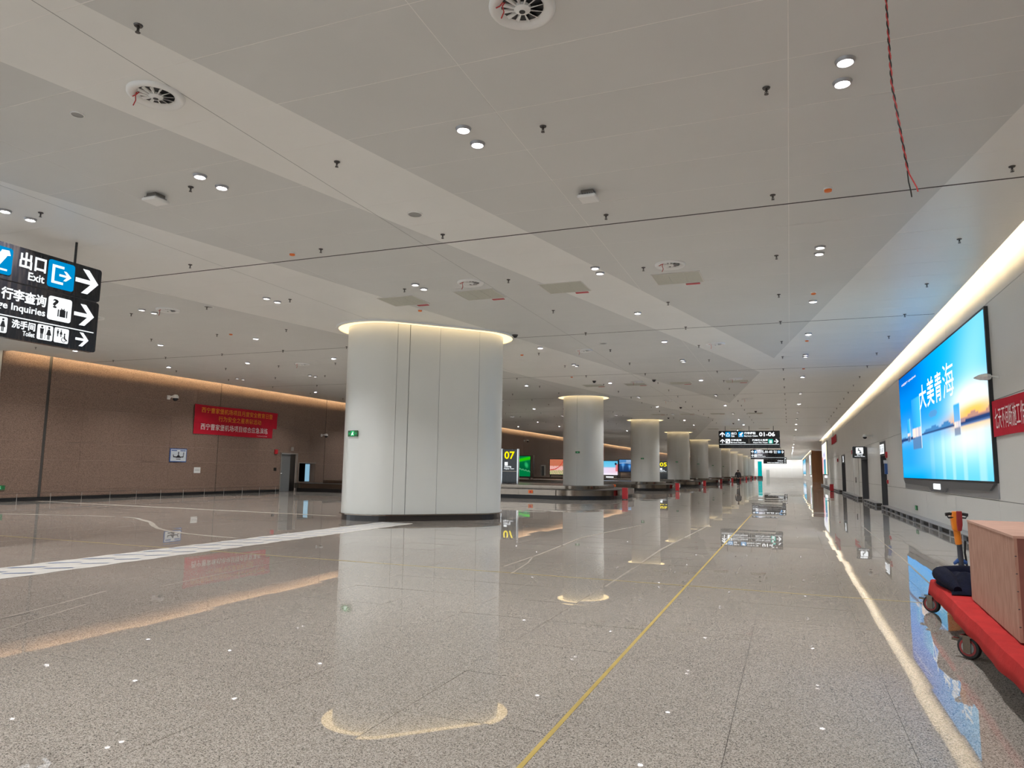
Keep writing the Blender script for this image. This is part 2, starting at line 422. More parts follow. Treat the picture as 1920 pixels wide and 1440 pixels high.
# ---- right wall
wr = empty('wall_right'); tag(wr, 'white metal panel wall with grey doors and a warm lit cove', kind='structure')
HOLR = [(34.75, 0, 36.9, 2.98), (42.6, 0, 46.4, 2.98), (59.2, 0, 63.2, 2.98)]
bk = MB()
for a0, b0, a1, b1 in cut([(Y0, -0.0, 98.0, 6.2)], HOLR): bk.box(XR+0.012, a0, b0, XR+0.4, a1, b1)
bk.build('backing', mt['joint'], wr)
zr = [0.0, 1.0, 3.04, 5.08, 6.2]
vj = [Y0]+[4.7+4.13*k for k in range(-4, 23) if 4.7+4.13*k < 97]+[98.0]
far_p = MB()
for i in range(len(vj)-1):
    for j in range(4):
        for a0, b0, a1, b1 in cut([(vj[i]+0.004, zr[j]+0.006, vj[i+1]-0.004, zr[j+1]-0.006)], HOLR):
            MB().box(0, a0-vj[i], b0, 0.012, a1-vj[i], b1).build('wall_panel', mt['wallw'], wr, loc=(XR, vj[i], 0))
tr = MB().box(XE-0.3, Y0, 6.2, XR+0.4, YF, 6.3).build('trim_1', mt['wallw']); tag(tr, 'top of the light cove above the white wall', kind='structure')
# recess and the wall beyond it
w2 = empty('wall_side'); tag(w2, 'far stretch of white wall ending at the brown timber corner', kind='structure')
MB().box(3.8, 139.35, 0, 4.2, YF, 6.2).build('wall_panel', mt['wallw'], w2)
wd = empty('wall_timber'); tag(wd, 'brown timber clad end wall of the side recess', kind='structure')
for k in range(6):
    MB().box(3.8+k*0.7, 139.0, 0, 4.494+k*0.7, 139.34, 5.58).build('plank_panel', mt['wood'], wd)
MB().box(XR, 97.99, 0, 8.0, 98.25, 6.2).build('return_panel', mt['wallw'], wd)
MB().box(XE, 98.3, HC, 8.0, 139.3, HC+0.3).build('soffit', mt['ceil_white'], wd)
MB().box(8.0, 98, 0, 8.3, 139.3, HC).build('side', mt['wallw'], wd)
MB().box(XR, 98.3, -0.3, 8.0, 139.3, 0.0).build('recess_floor', mt['floor'], wd)

# ---- far wall
wf = empty('wall_far'); tag(wf, 'pale panelled end wall of the hall with a warm cove', kind='structure')
xs_ = [XL]+[XL+3.1*k for k in range(1, 10)]+[3.8]
for i in range(len(xs_)-1):
    for z0_, z1_ in ((0.0, 2.98), (3.0, 6.2)):
        MB().box(xs_[i]+0.004, YF, z0_, xs_[i+1]-0.004, YF+0.3, z1_).build('wall_panel', mt['wallw'], wf)
MB().box(XL, YF-0.4, 6.2, XR, YF+0.3, 6.3).build('cove_top', mt['wallw'], wf)

# ---- left wall: brown granite cladding
wl = empty('wall_left'); tag(wl, 'brown granite clad wall with a warm light line along its top', kind='structure')
HOLL = [(33.0, 0, 34.5, 2.22), (34.68, 0.54, 36.22, 1.64)]
bk = MB()
for a0, b0, a1, b1 in cut([(17.2, 0.0, YF, 6.2)], HOLL): bk.box(XL-0.4, a0, b0, XL-0.02, a1, b1)
mt['stonejoint'] = solid('stone_joint', (0.40, 0.30, 0.24), 0.8)
bk.build('backing', mt['stonejoint'], wl)
zl = [0.14, 0.39, 1.58, 2.30, 3.70, 4.42, 6.2]
bays = [17.2, 19.07]+[28.15+8.95*k for k in range(0, 23) if 28.15+8.95*k < YF]+[YF]
cnt = 0; far_p = MB()
for i in range(len(bays)-1):
    b0_, b1_ = bays[i]+(0.06 if i == 1 else 0.02), bays[i+1]-(0.06 if i == 0 else 0.02)
    nsub = max(1, round((b1_-b0_)/1.5))
    for s_ in range(nsub):
        ya, yb = b0_+(b1_-b0_)*s_/nsub, b0_+(b1_-b0_)*(s_+1)/nsub
        for j in range(6):
            for a0, c0, a1, c1 in cut([(ya+0.002, zl[j]+0.004, yb-0.0015, zl[j+1]-0.004)], HOLL):
                off = random.uniform(0, 0.002)
                if ya < 80 and cnt < 295:
                    MB().box(-0.02, a0-ya, c0, off, a1-ya, c1).build('stone_panel', mt['stone'], wl, loc=(XL, ya, 0)); cnt += 1
                else: far_p.box(XL-0.02, a0, c0, XL+off, a1, c1)
for i in range(1, len(bays)-1):
    if bays[i] < 100: MB().box(XL-0.019, bays[i]-(0.055 if i == 1 else 0.012), 0.0, XL-0.012, bays[i]+(0.055 if i == 1 else 0.012), 6.2).build('joint_strip', mt['seam'], wl)
far_p.build('far_stone_panels', mt['stone'], wl, kind='stuff')
tr = MB().box(XL-0.4, 17.2, 6.2, XEL+0.3, YF, 6.3).build('trim_2', mt['wallw']); tag(tr, 'top of the light cove above the brown wall', kind='structure')
MB().box(XL-0.4, 16.9, 0, XL+0.0, 17.19, 6.2).build('end_post', mt['wallw'], wl)
# the baggage opening: a real tunnel through the wall, with a glowing panel imitating daylight on its far side
tn = MB()
tn.box(XL-2.2, 34.6, 0.46, XL-0.02, 36.3, 0.54).box(XL-2.2, 34.6, 1.64, XL-0.02, 36.3, 1.72).box(XL-2.3, 34.6, 0.46, XL-2.2, 36.3, 1.72)
tn.box(XL-2.2, 34.6, 0.54, XL-0.02, 34.68, 1.64).box(XL-2.2, 36.30, 0.54, XL-0.02, 36.36, 1.64)
tn.build('opening_lining', mt['black'], wl)
MB().box(XL-0.75, 36.24, 0.54, XL-0.03, 36.29, 1.60).build('glowing_side_panel', mt['side_glow'], wl)
fr = MB().box(XL, 34.64, 1.64, XL+0.02, 36.26, 1.68).box(XL, 34.64, 0.54, XL+0.02, 34.68, 1.64).build('opening_frame', mt['frame'], wl)

# ---- plinths and low guard rails along both walls
bl = empty('baseboard_left'); tag(bl, 'recessed dark plinth and thin guard rail along the brown wall', kind='structure')
for a, b_ in ((17.3, 32.98), (36.4, 80.0)):
    MB().box(XL-0.01, a, 0, XL+0.03, b_, 0.13).build('plinth', mt['black'], bl)
rl = MB()
MB().tube([(XL+0.35, 17.4, 0.30), (XL+0.35, 32.6, 0.30)], 0.008, 6).build('rail', mt['bronze'], bl)
for k in range(12):
    MB().tube([(XL+0.35, 18.0+1.3*k, 0.0), (XL+0.35, 18.0+1.3*k, 0.292)], 0.008, 6).build('rail_post', mt['frame'], bl)
br = empty('baseboard_right'); tag(br, 'grey plinth with dark slots along the foot of the white wall', kind='structure')
def plinth(a, b_):
    MB().box(XR-0.30, a, 0.0, XR-0.001, b_, 0.012).build('plinth_foot', mt['silver'], br)
    MB().box(XR-0.30, a, 0.15, XR-0.001, b_, 0.172).build('plinth_cap', mt['silver'], br)
    MB().box(XR-0.22, a, 0.012, XR-0.001, b_, 0.15).build('slot_back', mt['seam'], br)
    nseg = max(1, round((b_-a)/1.42))
    for k in range(nseg+1):
        y_ = a+(b_-a-0.16)*k/nseg
        MB().box(XR-0.30, y_, 0.012, XR-0.225, y_+0.13, 0.15).build('plinth_post', mt['silver'], br)
plinth(-2.0, 34.6); plinth(37.05, 42.4); plinth(46.6, 59.0); plinth(63.4, 97.9)

# ---- doors
def portal(name, a, b_, label, zt=2.98):
    d = empty(name, (XR, (a+b_)/2, 0)); h = (b_-a)/2; tag(d, label, kind='structure')
    MB().box(0.0, -h, 0, 0.36, -h+0.05, zt).box(0.0, h-0.05, 0, 0.36, h, zt).box(0.0, -h, zt-0.04, 0.36, h, zt).build('jamb', mt['portal'], d)
    MB().box(0.30, -h+0.05, 0, 0.36, -0.004, zt-0.04).build('leaf', mt['portal'], d)
    MB().box(0.30, 0.004, 0, 0.36, h-0.05, zt-0.04).build('leaf', mt['portal'], d)
    MB().box(0.0, -h+0.05, 2.32, 0.30, h-0.05, zt-0.04).build('sign_box', mt['black'], d)
    MB().box(0.0, -h, -0.01, 0.36, h, 0.006).build('threshold', mt['silver'], d)
    return d
d1 = portal('door_1', 34.75, 36.9, 'grey recessed doorway with lit toilet sign nearest the big blue screen')
d2 = portal('door_2', 42.6, 46.4, 'wide dark grey recessed doorway behind the square projecting sign')
d3 = portal('door_3', 59.2, 63.2, 'dark recessed doorway with lit sign furthest along the white wall')
dl = empty('door_4', (XL, 33.75, 0)); tag(dl, 'plain grey door set in the brown granite wall', kind='structure')
MB().box(-0.02, -0.75, 0, 0.03, -0.69, 2.22).box(-0.02, 0.69, 0, 0.03, 0.75, 2.22).box(-0.02, -0.75, 2.16, 0.03, 0.75, 2.22).build('frame', mt['frame'], dl)
MB().box(-0.14, -0.69, 0.0, -0.09, 0.22, 2.16).build('leaf', mt['door_grey'], dl)
MB().box(-0.14, 0.225, 0.0, -0.09, 0.69, 2.16).build('leaf', mt['bronze'], dl)
MB().box(-0.09, -0.62, 1.0, -0.05, -0.58, 1.06).tube([(-0.05, -0.60, 1.03), (-0.05, -0.50, 1.03)], 0.012, 6).build('handle', mt['chrome'], dl)
MB().box(-0.4, -0.75, -0.02, 0.03, 0.75, 0.004).build('threshold', mt['frame'], dl)
dw = empty('door_5', (XR, 50.0, 0)); tag(dw, 'flush white double door between two dark doorways', kind='structure')
MB().box(-0.02, -1.9, 0, -0.001, -1.83, 2.75).box(-0.02, 1.83, 0, -0.001, 1.9, 2.75).box(-0.02, -1.9, 2.68, -0.001, 1.9, 2.75).build('frame', mt['frame'], dw)
for s_ in (-1, 1):
    lf = MB().box(-0.015, min(0.01*s_, 1.82*s_), 0.20, -0.001, max(0.01*s_, 1.82*s_), 2.67).build('leaf', mt['wallw'], dw)
    MB().box(-0.05, s_*0.12-0.02, 0.95, -0.015, s_*0.12+0.02, 1.3).build('handle', mt['steel_dk'], lf)
df = empty('door_6', (-6.3, YF, 0)); tag(df, 'narrow grey door in the far end wall', kind='structure')
MB().box(-0.45, -0.03, 0, -0.38, 0, 2.35).box(0.38, -0.03, 0, 0.45, 0, 2.35).box(-0.45, -0.03, 2.28, 0.45, 0, 2.35).build('frame', mt['grey'], df)
MB().box(-0.38, -0.02, 0, 0.38, 0, 2.28).build('leaf', solid('pale_door', (0.42, 0.45, 0.42), 0.4), df)

# ---- wall coves: the lamps of the three warm light lines
def area_light(name, loc, rot, sx, sy, watts, col, parent=None, shape='RECTANGLE', spread=180):
    ld = bpy.data.lights.new(name, 'AREA'); ld.shape = shape; ld.size = sx; ld.size_y = sy; ld.energy = watts; ld.color = col
    ld.spread = R(spread)
    o = bpy.data.objects.new(name, ld); C.objects.link(o); o.location = loc; o.rotation_euler = rot; o.parent = parent
    return o
WARM = (1.0, 0.73, 0.38)
for k in range(5):
    y_ = -2+20*k+10
    area_light('cove_lamp', (XE-0.06, y_, HC+0.24), (0, R(-75), 0), 0.03, 20, COVE*20, WARM)
area_light('cove_lamp', (XE-0.06, 187, HC+0.24), (0, R(-75), 0), 0.03, 96, COVE*96, WARM)
for k in range(6):
    a = 17.3+36.2*k
    area_light('cove_lamp', (XEL+0.06, a+18.1, HC+0.24), (0, R(75), 0), 0.03, 36.2, COVE*36.2*2.0, WARM)
area_light('cove_lamp', (-11.6, YF-0.33, HC+0.24), (R(75), 0, 0), 31, 0.06, COVE*31*2, WARM)

# ================================================================== THINGS
# ---- columns
def outline_stad(r, s, n=16):
    p = []
    for i in range(n+1):
        a = -math.pi/2+math.pi*i/n; p.append((s/2+r*math.cos(a), r*math.sin(a)))
    for i in range(n+1):
        a = math.pi/2+math.pi*i/n; p.append((-s/2+r*math.cos(a), r*math.sin(a)))
    return p
def curved_panel(p, th, z0, z1):
    # p: open polyline, ccw outline (outside on the right); thickness goes inward
    n = len(p); inn = []
    for i in range(n):
        a, b_ = Vector(p[max(i-1, 0)]), Vector(p[min(i+1, n-1)]); d = (b_-a).normalized()
        inn.append((p[i][0]-d.y*th, p[i][1]+d.x*th))
    v = [(x,y,z0) for x,y in p]+[(x,y,z1) for x,y in p]+[(x,y,z0) for x,y in inn]+[(x,y,z1) for x,y in inn]
    f = []
    for i in range(n-1):
        f += [(i,i+1,n+i+1,n+i), (2*n+i+1,2*n+i,3*n+i,3*n+i+1), (i+1,i,2*n+i,2*n+i+1), (n+i,n+i+1,3*n+i+1,3*n+i)]
    f += [(0,n,3*n,2*n), (n-1,2*n-1+0,4*n-1,3*n-1)]
    f[-1] = (n-1, 3*n-1, 4*n-1, 2*n-1)
    return MB().add(v, f)
def ring_plate(pin, pout, z0, z1):
    n = len(pin); v = [(x,y,z0) for x,y in pin]+[(x,y,z0) for x,y in pout]+[(x,y,z1) for x,y in pin]+[(x,y,z1) for x,y in pout]
    f = []
    for i in range(n):
        j = (i+1) % n
        f += [(i,j,n+j,n+i)[::-1], (2*n+i,2*n+j,3*n+j,3*n+i), (n+i,n+j,3*n+j,3*n+i), (j,i,2*n+i,2*n+j)]
    return MB().add(v, f)
def make_column(name, panels, offs, base=True, z0=0.0):
    # panels: list of open polylines; offs(d): closed outline grown by d
    root = empty(name)
    MB().prism(offs(-0.03), 0.12 if base else z0, HC).build('core', mt['joint'], root)
    for p in panels:
        curved_panel(p, 0.025, z0+0.19 if base else z0, HC+0.0).build('shaft_panel', mt['colw'], root, smooth=True)
    if base:
        MB().prism(offs(-0.02), 0.0, 0.16).build('skirting', mt['skirt'], root)
        ring_plate(offs(-0.03), offs(0.05), 0.16, 0.19).build('base_rim', mt['steel'], root)
    ring_plate(offs(0.003), offs(0.30), HC-0.022, HC-0.012).build('cove_light', mt['cove'], root)
    ring_plate(offs(0.30), offs(0.37), HC-0.05, HC-0.001).build('cove_ring', mt['ceil_white'], root)
    return root
r0, s0 = 1.162, 2.506
flat0 = (-s0/2, -r0); 
P = outline_stad(r0, s0)
def seg(a, b_, k=6): return [(a[0]+(b_[0]-a[0])*i/k, a[1]+(b_[1]-a[1])*i/k) for i in range(k+1)]
def arc(cx, r, a0, a1, k=12): return [(cx+r*math.cos(R(a0+(a1-a0)*i/k)), r*math.sin(R(a0+(a1-a0)*i/k))) for i in range(k+1)]
gp = 0.004; h0 = s0/2
fx = [-h0, -h0+0.36, -h0+1.27, h0]
pan = [[(fx[i]+(0.009 if i == 1 else gp), -r0), (fx[i+1]-(0.009 if i == 0 else gp), -r0)] for i in range(3)]
pan += [arc(h0, r0, -89.7, -0.3), arc(h0, r0, 0.3, 89.7), [(h0-gp, r0), (gp, r0)], [(-gp, r0), (-h0+gp, r0)], arc(-h0, r0, 90.3, 179.7), arc(-h0, r0, 180.3, 269.7)]
col = make_column('column', pan, lambda d: outline_stad(r0+d, s0, 20))
col.location = (-10.245, 18.93, 0); col.rotation_euler = (0, 0, 0.795)
tag(col, 'large white oval column with dark skirting and glowing cove, nearest the camera', 'column', 'white columns')
rc = 1.135
def co(d): return [((rc+d)*math.cos(2*math.pi*i/40), (rc+d)*math.sin(2*math.pi*i/40)) for i in range(40)]
YC = [38.6+18.4*k for k in range(11)]
rp = [arc(0, rc, a+0.25, a+89.75, 10) for a in (-92, -2, 88, 178)]
c0 = make_column('column', rp, co, True, 0.0)
for k, yc in enumerate(YC):
    o = c0 if k == 0 else copy_tree(c0)
    o.location = (-10.8, yc, 0)
    tag(o, f'{ORD[k]} white round column in the row running behind the oval one', 'column', 'white columns')

# ---- evacuation signs on the columns
mt['signgreen_dim'] = emit('green_sign_dim', (0.02, 0.25, 0.07), 0.45)
mt['figure_dim'] = emit('sign_white_dim', (0.6, 0.8, 0.65), 0.35)
def exit_plate(loc, rz, label, lit=True, s=1.0):
    GM, FM = (mt['signgreen'], mt['sign_white']) if lit else (mt['signgreen_dim'], mt['figure_dim'])
    o = empty('exit_sign', loc, rz); tag(o, label, 'sign', 'green evacuation signs')
    MB().plate(rrect(-0.20*s, -0.085*s, 0.20*s, 0.085*s, 0.012), -0.03, 0.0).build('case', mt['signgreen_dk'], o)
    MB().plate(rrect(-0.075*s, -0.07*s, 0.075*s, 0.07*s, 0.008), -0.034, -0.031).build('pictogram_field', GM, o)
    q = MB().plate(circ(0.015*s, 0.038*s, 0.015*s), -0.038, -0.0345)
    q.plate([(-0.05*s,-0.05*s),(-0.03*s,-0.05*s),(0.0,-0.02*s),(0.03*s,-0.05*s),(0.05*s,-0.045*s),(0.02*s,0.0),(0.03*s,0.022*s),(-0.02*s,0.02*s)], -0.038, -0.0345)
    q.build('running_figure', FM, o)
    for sx in (-1, 1):
        MB().plate(arrow(sx*0.135*s, 0, 0.07*s, 0 if sx > 0 else math.pi), -0.034, -0.031).build('arrow', GM, o)
    return o
a = R(254); cx_, cy_ = -10.245-math.cos(.795)*1.253, 18.93-math.sin(.795)*1.253
exit_plate((cx_+1.175*math.cos(a), cy_+1.175*math.sin(a), 2.42), a+math.pi/2, 'lit green exit sign on the curved end of the oval column')
for k in range(6):
    exit_plate((-10.8, YC[k]-1.15, 2.45), 0, f'small green exit sign on the {ORD[k]} round column', False, 0.62)

# ---- baggage carousels
def car_out(d, x0=-26.9, x1=-8.25, hw=4.35, rn=2.7, n=12):
    rn_ = rn-d; p = []
    a0, a1 = x0+d, x1-d; h = hw-d
    p += [(a0, -h)]
    for i in range(n+1):
        t_ = R(-90+90*i/n); p.append((a1-rn_+rn_*math.cos(t_), -h+rn_+rn_*math.sin(t_)))
    for i in range(n+1):
        t_ = R(90*i/n); p.append((a1-rn_+rn_*math.cos(t_), h-rn_+rn_*math.sin(t_)))
    p += [(a0, h)]
    return p
def loft(pa, za, pb, zb):
    n = len(pa); v = [(x,y,za) for x,y in pa]+[(x,y,zb) for x,y in pb]
    return MB().add(v, [(i,(i+1)%n,n+(i+1)%n,n+i) for i in range(n)])
ca = empty('baggage_carousel')
MB().prism(car_out(0.10), 0.0, 0.20).build('kick_plate', mt['black'], ca)
MB().prism(car_out(0.03), 0.20, 0.46).build('frame', mt['steel_dk'], ca)
xs_ = [-26.9+2.0*k for k in range(9)]
for sgn in (-1, 1):
    for i in range(len(xs_)-1):
        MB().box(xs_[i]+0.004, min(sgn*4.35, sgn*4.32), 0.20, xs_[i+1]-0.004, max(sgn*4.35, sgn*4.32), 0.475).build('side_panel', mt['steel'], ca)
o_ = car_out(0.0); st = [i for i, q in enumerate(o_) if q[0] >= -10.96]
nose = [(-10.9, -4.35)]+[o_[i] for i in range(1, len(o_)-1)]+[(-10.9, 4.35)]
k3 = (len(nose)-1)//3
for i in range(3):
    sgm = nose[i*k3:(i+1)*k3+1] if i < 2 else nose[2*k3:]
    curved_panel(sgm, 0.03, 0.20, 0.475).build('nose_panel', mt['steel'], ca, smooth=True)
ring_plate(car_out(0.10), car_out(0.0), 0.475, 0.49).build('top_rail', mt['rubber'], ca)
loft(car_out(0.10), 0.478, car_out(1.15), 0.486).build('belt', mt['belt'], ca)
ring_plate(car_out(1.19), car_out(1.15), 0.46, 0.665).build('inner_panel', mt['steel'], ca, smooth=True)
MB().prism(car_out(1.19), 0.46, 0.655).build('island_deck', mt['island'], ca)
bt = MB().box(-12.37, -4.375, 0.28, -12.13, -4.35, 0.44).build('button_plate', mt['orange'], ca)
MB().lathe([(0.0, -0.03), (0.05, -0.03), (0.05, 0.0), (0.0, 0.0)], 12, (0, 0, 0)).build('stop_button', mt['redp'], bt).matrix_local = Matrix.Translation((-12.25, -4.385, 0.36)) @ Matrix.Rotation(R(-90), 4, 'X')
YCAR = [38.3+18.4*k for k in range(10)]
for k, yc in enumerate(YCAR):
    o = ca if k == 0 else copy_tree(ca)
    o.location = (0, yc, 0)
    tag(o, f'{ORD[k]} steel sided baggage carousel from the camera, round nose toward the walkway', 'carousel', 'baggage carousels')
# ---- red extinguisher cabinets at the carousel noses
fb = empty('extinguisher_box')
MB().box(-0.13, -0.14, 0.03, 0.13, 0.14, 0.58).build('cabinet', mt['redp'], fb, bevel=0.012)
MB().box(-0.10, -0.155, 0.08, 0.10, -0.141, 0.48).build('door', mt['redp'], fb)
MB().box(-0.14, -0.16, 0.58, 0.14, 0.15, 0.605).build('lid', mt['redp'], fb)
MB().box(-0.12, -0.12, 0.0, -0.08, 0.12, 0.03).box(0.08, -0.12, 0.0, 0.12, 0.12, 0.03).build('feet', mt['black'], fb)
for k in range(9):
    o = fb if k == 0 else copy_tree(fb)
    o.location = (-7.95, YCAR[k]-1.9, 0)
    tag(o, f'red fire extinguisher box beside the nose of the {ORD[k]} carousel', 'fire box', 'red extinguisher boxes')
o = copy_tree(fb); o.location = (3.3, 66.2, 0); o.rotation_euler = (0, 0, R(-90)); tag(o, 'red fire extinguisher box against the white wall near the far doorway', 'fire box', 'red extinguisher boxes')

# ---- numbered pillars on the carousel islands
def pillar(num, x, y, w_, h_, label):
    o = empty('number_pillar', (x, y, 0.656)); tag(o, label, 'sign', 'carousel number pillars')
    MB().box(-w_/2, -0.10, 0, w_/2, 0.10, h_).build('body', mt['sign'], o, bevel=0.01)
    for s_ in (-1, 1):
        MB().box(s_*(w_/2+0.025)-0.024, -0.115, 0, s_*(w_/2+0.025)+0.024, 0.115, h_+0.02).build('edge_strip', mt['chrome'], o)
    MB().box(-w_/2, -0.106, h_*0.345, w_/2, -0.101, h_*0.36).build('divider', mt['steel'], o)
    lettering(num, -w_*0.36, h_*0.71, w_*0.33, h_*0.935, -0.108, mt['sign_yellow'], o, 0.02)
    MB().plate(rrect(-w_*0.34, h_*0.515, -w_*0.13, h_*0.62, 0.01), -0.108, -0.103).build('icon', mt['sign_white'], o)
    lettering('行李提取', -w_*0.36, h_*0.455, w_*0.12, h_*0.505, -0.108, mt['sign_white'], o, 0.02)
    lettering('Baggage Claim', -w_*0.37, h_*0.405, w_*0.30, h_*0.445, -0.108, mt['sign_white'], o)
    return o
pillar('07', -15.22, 38.6, 0.93, 1.98, 'black pillar with yellow number 07 beside the oval column')
pillar('05', -12.35, 75.4, 1.05, 1.86, 'black pillar with yellow number 05 between two round columns')

# ---- advertising light boxes on the islands
def adbox(name, loc, w_, z0_, z1_, fn, label, side=0.0, nu=40, nv=40, lit=0.75):
    o = empty(name, loc); tag(o, label, 'light box', 'advertising light boxes')
    MB().box(-w_/2-0.06, -0.09, z0_-0.10, w_/2+0.06, 0.09, z1_+0.06).build('frame', mt['black'], o)
    painted('picture_panel', -w_/2, z0_, w_/2, z1_, -0.095, nu, nv, fn, picture('picture_'+name, lit), o)
    if z0_ > 0.12:
        MB().box(-w_/2, -0.06, 0, -w_/2+0.10, 0.06, z0_-0.10).box(w_/2-0.10, -0.06, 0, w_/2, 0.06, z0_-0.10).build('feet', mt['black'], o)
    if side: MB().box(w_/2+0.06, -0.09, z0_-0.10, w_/2+0.06+side, 0.09, z1_+0.06).build('lit_edge', mt['steel'], o)
    return o
def f_green(u, v):
    c = lerp((0.0, 0.07, 0.02), (0.0, 0.16, 0.05), v)
    d = abs(v-(0.84+0.12*(u-0.5)*2*0.6)); c = lerp((0.02, 0.55, 0.0), c, sst(0.02, 0.13, d))
    d2 = abs(v-(0.40-0.16*u+0.02*math.sin(30*u))); c = lerp((0.10, 0.42, 0.20), c, sst(0.0, 0.05, d2))
    d3 = math.hypot(u-0.72, v-0.60+0.3*(u-0.6)); c = lerp((0.02, 0.42, 0.13), c, sst(0.04, 0.2, d3))
    if v < 0.38-0.16*u: c = lerp(c, (0.0, 0.22, 0.06), 0.7)
    return c
def f_fish(u, v):
    c = (0.62, 0.16, 0.10) if v > 0.55 else (0.85, 0.45, 0.42)
    h = math.sin(u*37+v*21)*math.sin(v*43-u*11)
    c = lerp(c, (0.20, 0.30, 0.08), sst(0.4, 0.9, h)*(v > 0.5)); c = lerp(c, (0.95, 0.88, 0.8), sst(0.4, 0.9, h)*(v < 0.5))
    if v < 0.28: c = lerp(c, (0.15, 0.50, 0.10), sst(0.0, 0.6, h+0.3))
    c = lerp(c, (0.45, 0.10, 0.05), 0.45*(math.sin(u*61+v*17)*math.sin(v*71+u*9) > 0.2))
    d = abs(v-(0.30+0.05*u+0.62*u**3)); c = lerp((0.55, 0.02, 0.02), c, sst(0.01, 0.05, d))
    return c
def f_sky(u, v):
    c = lerp((0.80, 0.72, 0.92), (0.88, 0.62, 0.75), u) if v < 0.56 else lerp((0.30, 0.72, 0.92), (0.10, 0.52, 0.80), v)
    if 0.5 < v < 0.58: c = lerp(c, (0.25, 0.50, 0.75), 0.5)
    if v < 0.2: c = lerp((0.95, 0.90, 0.98), c, v/0.2)
    if u > 0.86 and 0.25 < v < 0.8: c = lerp((0.75, 0.20, 0.22), c, sst(0.06, 0.11, abs(u-0.94)))
    if math.hypot((u-0.88)*1.3, v-0.80) < 0.09: c = (0.02, 0.03, 0.06)
    return c
def f_blue(u, v):
    c = lerp((0.01, 0.03, 0.10), (0.02, 0.10, 0.30), v)
    for cx, cy, s_ in ((0.26, 0.62, 1.0), (0.72, 0.48, 0.8)):
        d = math.hypot((u-cx)*1.2, (v-cy)*0.9)/s_
        c = lerp((0.62, 0.85, 1.0), c, sst(0.0, 0.06, d)); c = lerp(lerp(c, (0.06, 0.30, 0.75), 0.75), c, sst(0.05, 0.24, d))
        if v < cy and abs(u-cx) < 0.06: c = lerp(c, (0.20, 0.48, 0.9), 0.5*sst(0.0, cy, v))
    c = lerp((0.62, 0.78, 0.92), c, sst(0.0, 0.03, abs(v-0.70-0.03*math.sin(4*u))))
    if v > 0.76: c = lerp(c, (0.10, 0.30, 0.62) if u < 0.5 else (0.36, 0.52, 0.74), 0.7)
    return c
adbox('light_box', (-21.0, 56.4, 0.656), 1.22, 0.22, 1.92, f_green, 'upright light box with glowing green picture beyond the number 07 pillar', 0.22)
adbox('light_box', (-24.0, 75.0, 0.656), 1.6, 0.30, 1.95, f_fish, 'light box with red and white patterned picture left of the first round column')
pa = adbox('light_box', (-18.0, 75.0, 0.656), 1.70, 0.34, 1.82, f_sky, 'light box with pale pink and sky blue beach picture behind the first round column')
MB().plate(rrect(-0.42, 0.06, 0.40, 0.18, 0.04), -0.12, -0.092).build('lit_logo', mt['sign_white'], pa)
adbox('light_box', (-16.25, 75.2, 0.656), 1.55, 0.72, 1.98, f_blue, 'light box with dark blue twin glow picture beside the beach picture')
adbox('light_box', (-13.6, 75.6, 0.656), 0.7, 0.72, 1.90, f_blue, 'narrow slice of blue light box beside the number 05 pillar')

# ---- hanging direction signs
def man(q, u, v, s, skirt=False, y=-0.004):
    q.plate(circ(u, v+0.40*s, 0.085*s, 10), y, y+0.003)
    if skirt: q.plate([(u-0.20*s, v-0.16*s), (u+0.20*s, v-0.16*s), (u+0.07*s, v+0.28*s), (u-0.07*s, v+0.28*s)], y, y+0.003)
    else: q.plate([(u-0.11*s, v-0.12*s), (u+0.11*s, v-0.12*s), (u+0.15*s, v+0.28*s), (u-0.15*s, v+0.28*s)], y, y+0.003)
    for k in (-1, 1): q.plate([(u+k*0.05*s-0.035*s, v-0.5*s), (u+k*0.05*s+0.035*s, v-0.5*s), (u+k*0.05*s+0.035*s, v-0.1*s), (u+k*0.05*s-0.035*s, v-0.1*s)], y, y+0.003)
def case_icon(q, u, v, s, y=-0.004):
    for a0, a1 in ((-0.34, -0.26), (-0.2, 0.2), (0.26, 0.34)):
        q.plate(rrect(u+a0*s, v-0.24*s, u+a1*s, v+0.24*s, 0.02*s, 2), y, y+0.003)
    q.plate([(u-0.12*s, v+0.24*s), (u+0.12*s, v+0.24*s), (u+0.12*s, v+0.36*s), (u+0.07*s, v+0.36*s), (u+0.07*s, v+0.29*s), (u-0.07*s, v+0.29*s), (u-0.07*s, v+0.36*s), (u-0.12*s, v+0.36*s)], y, y+0.003)
FY = -0.066     # front face plane for sign graphics
def icon_sq(o, u0, v0, u1, v1, mat, name='icon'):
    return MB().plate(rrect(u0, v0, u1, v1, 0.10*(u1-u0)), FY-0.002, -0.0605).build(name, mat, o)
def icon_exit(o, u0, v0, u1, v1, up=False):
    ic = icon_sq(o, u0, v0, u1, v1, mt['sign_blue']); w_ = u1-u0; h_ = v1-v0
    f = (lambda a, b_: (u0+a*w_, v0+b_*h_)) if not up else (lambda a, b_: (u0+b_*w_, v0+a*h_))
    q = MB()
    for pl in ([(0.14,0.16),(0.58,0.16),(0.58,0.25),(0.24,0.25),(0.24,0.75),(0.58,0.75),(0.58,0.84),(0.14,0.84)],
               [(0.42,0.46),(0.70,0.46),(0.58,0.32),(0.68,0.32),(0.88,0.5),(0.68,0.68),(0.58,0.68),(0.70,0.54),(0.42,0.54)]):
        pp = [f(a, b_) for a, b_ in pl]
        q.plate(pp if not up else pp[::-1], FY-0.006, FY-0.003)
    q.build('pictogram', mt['sign_white'], ic)
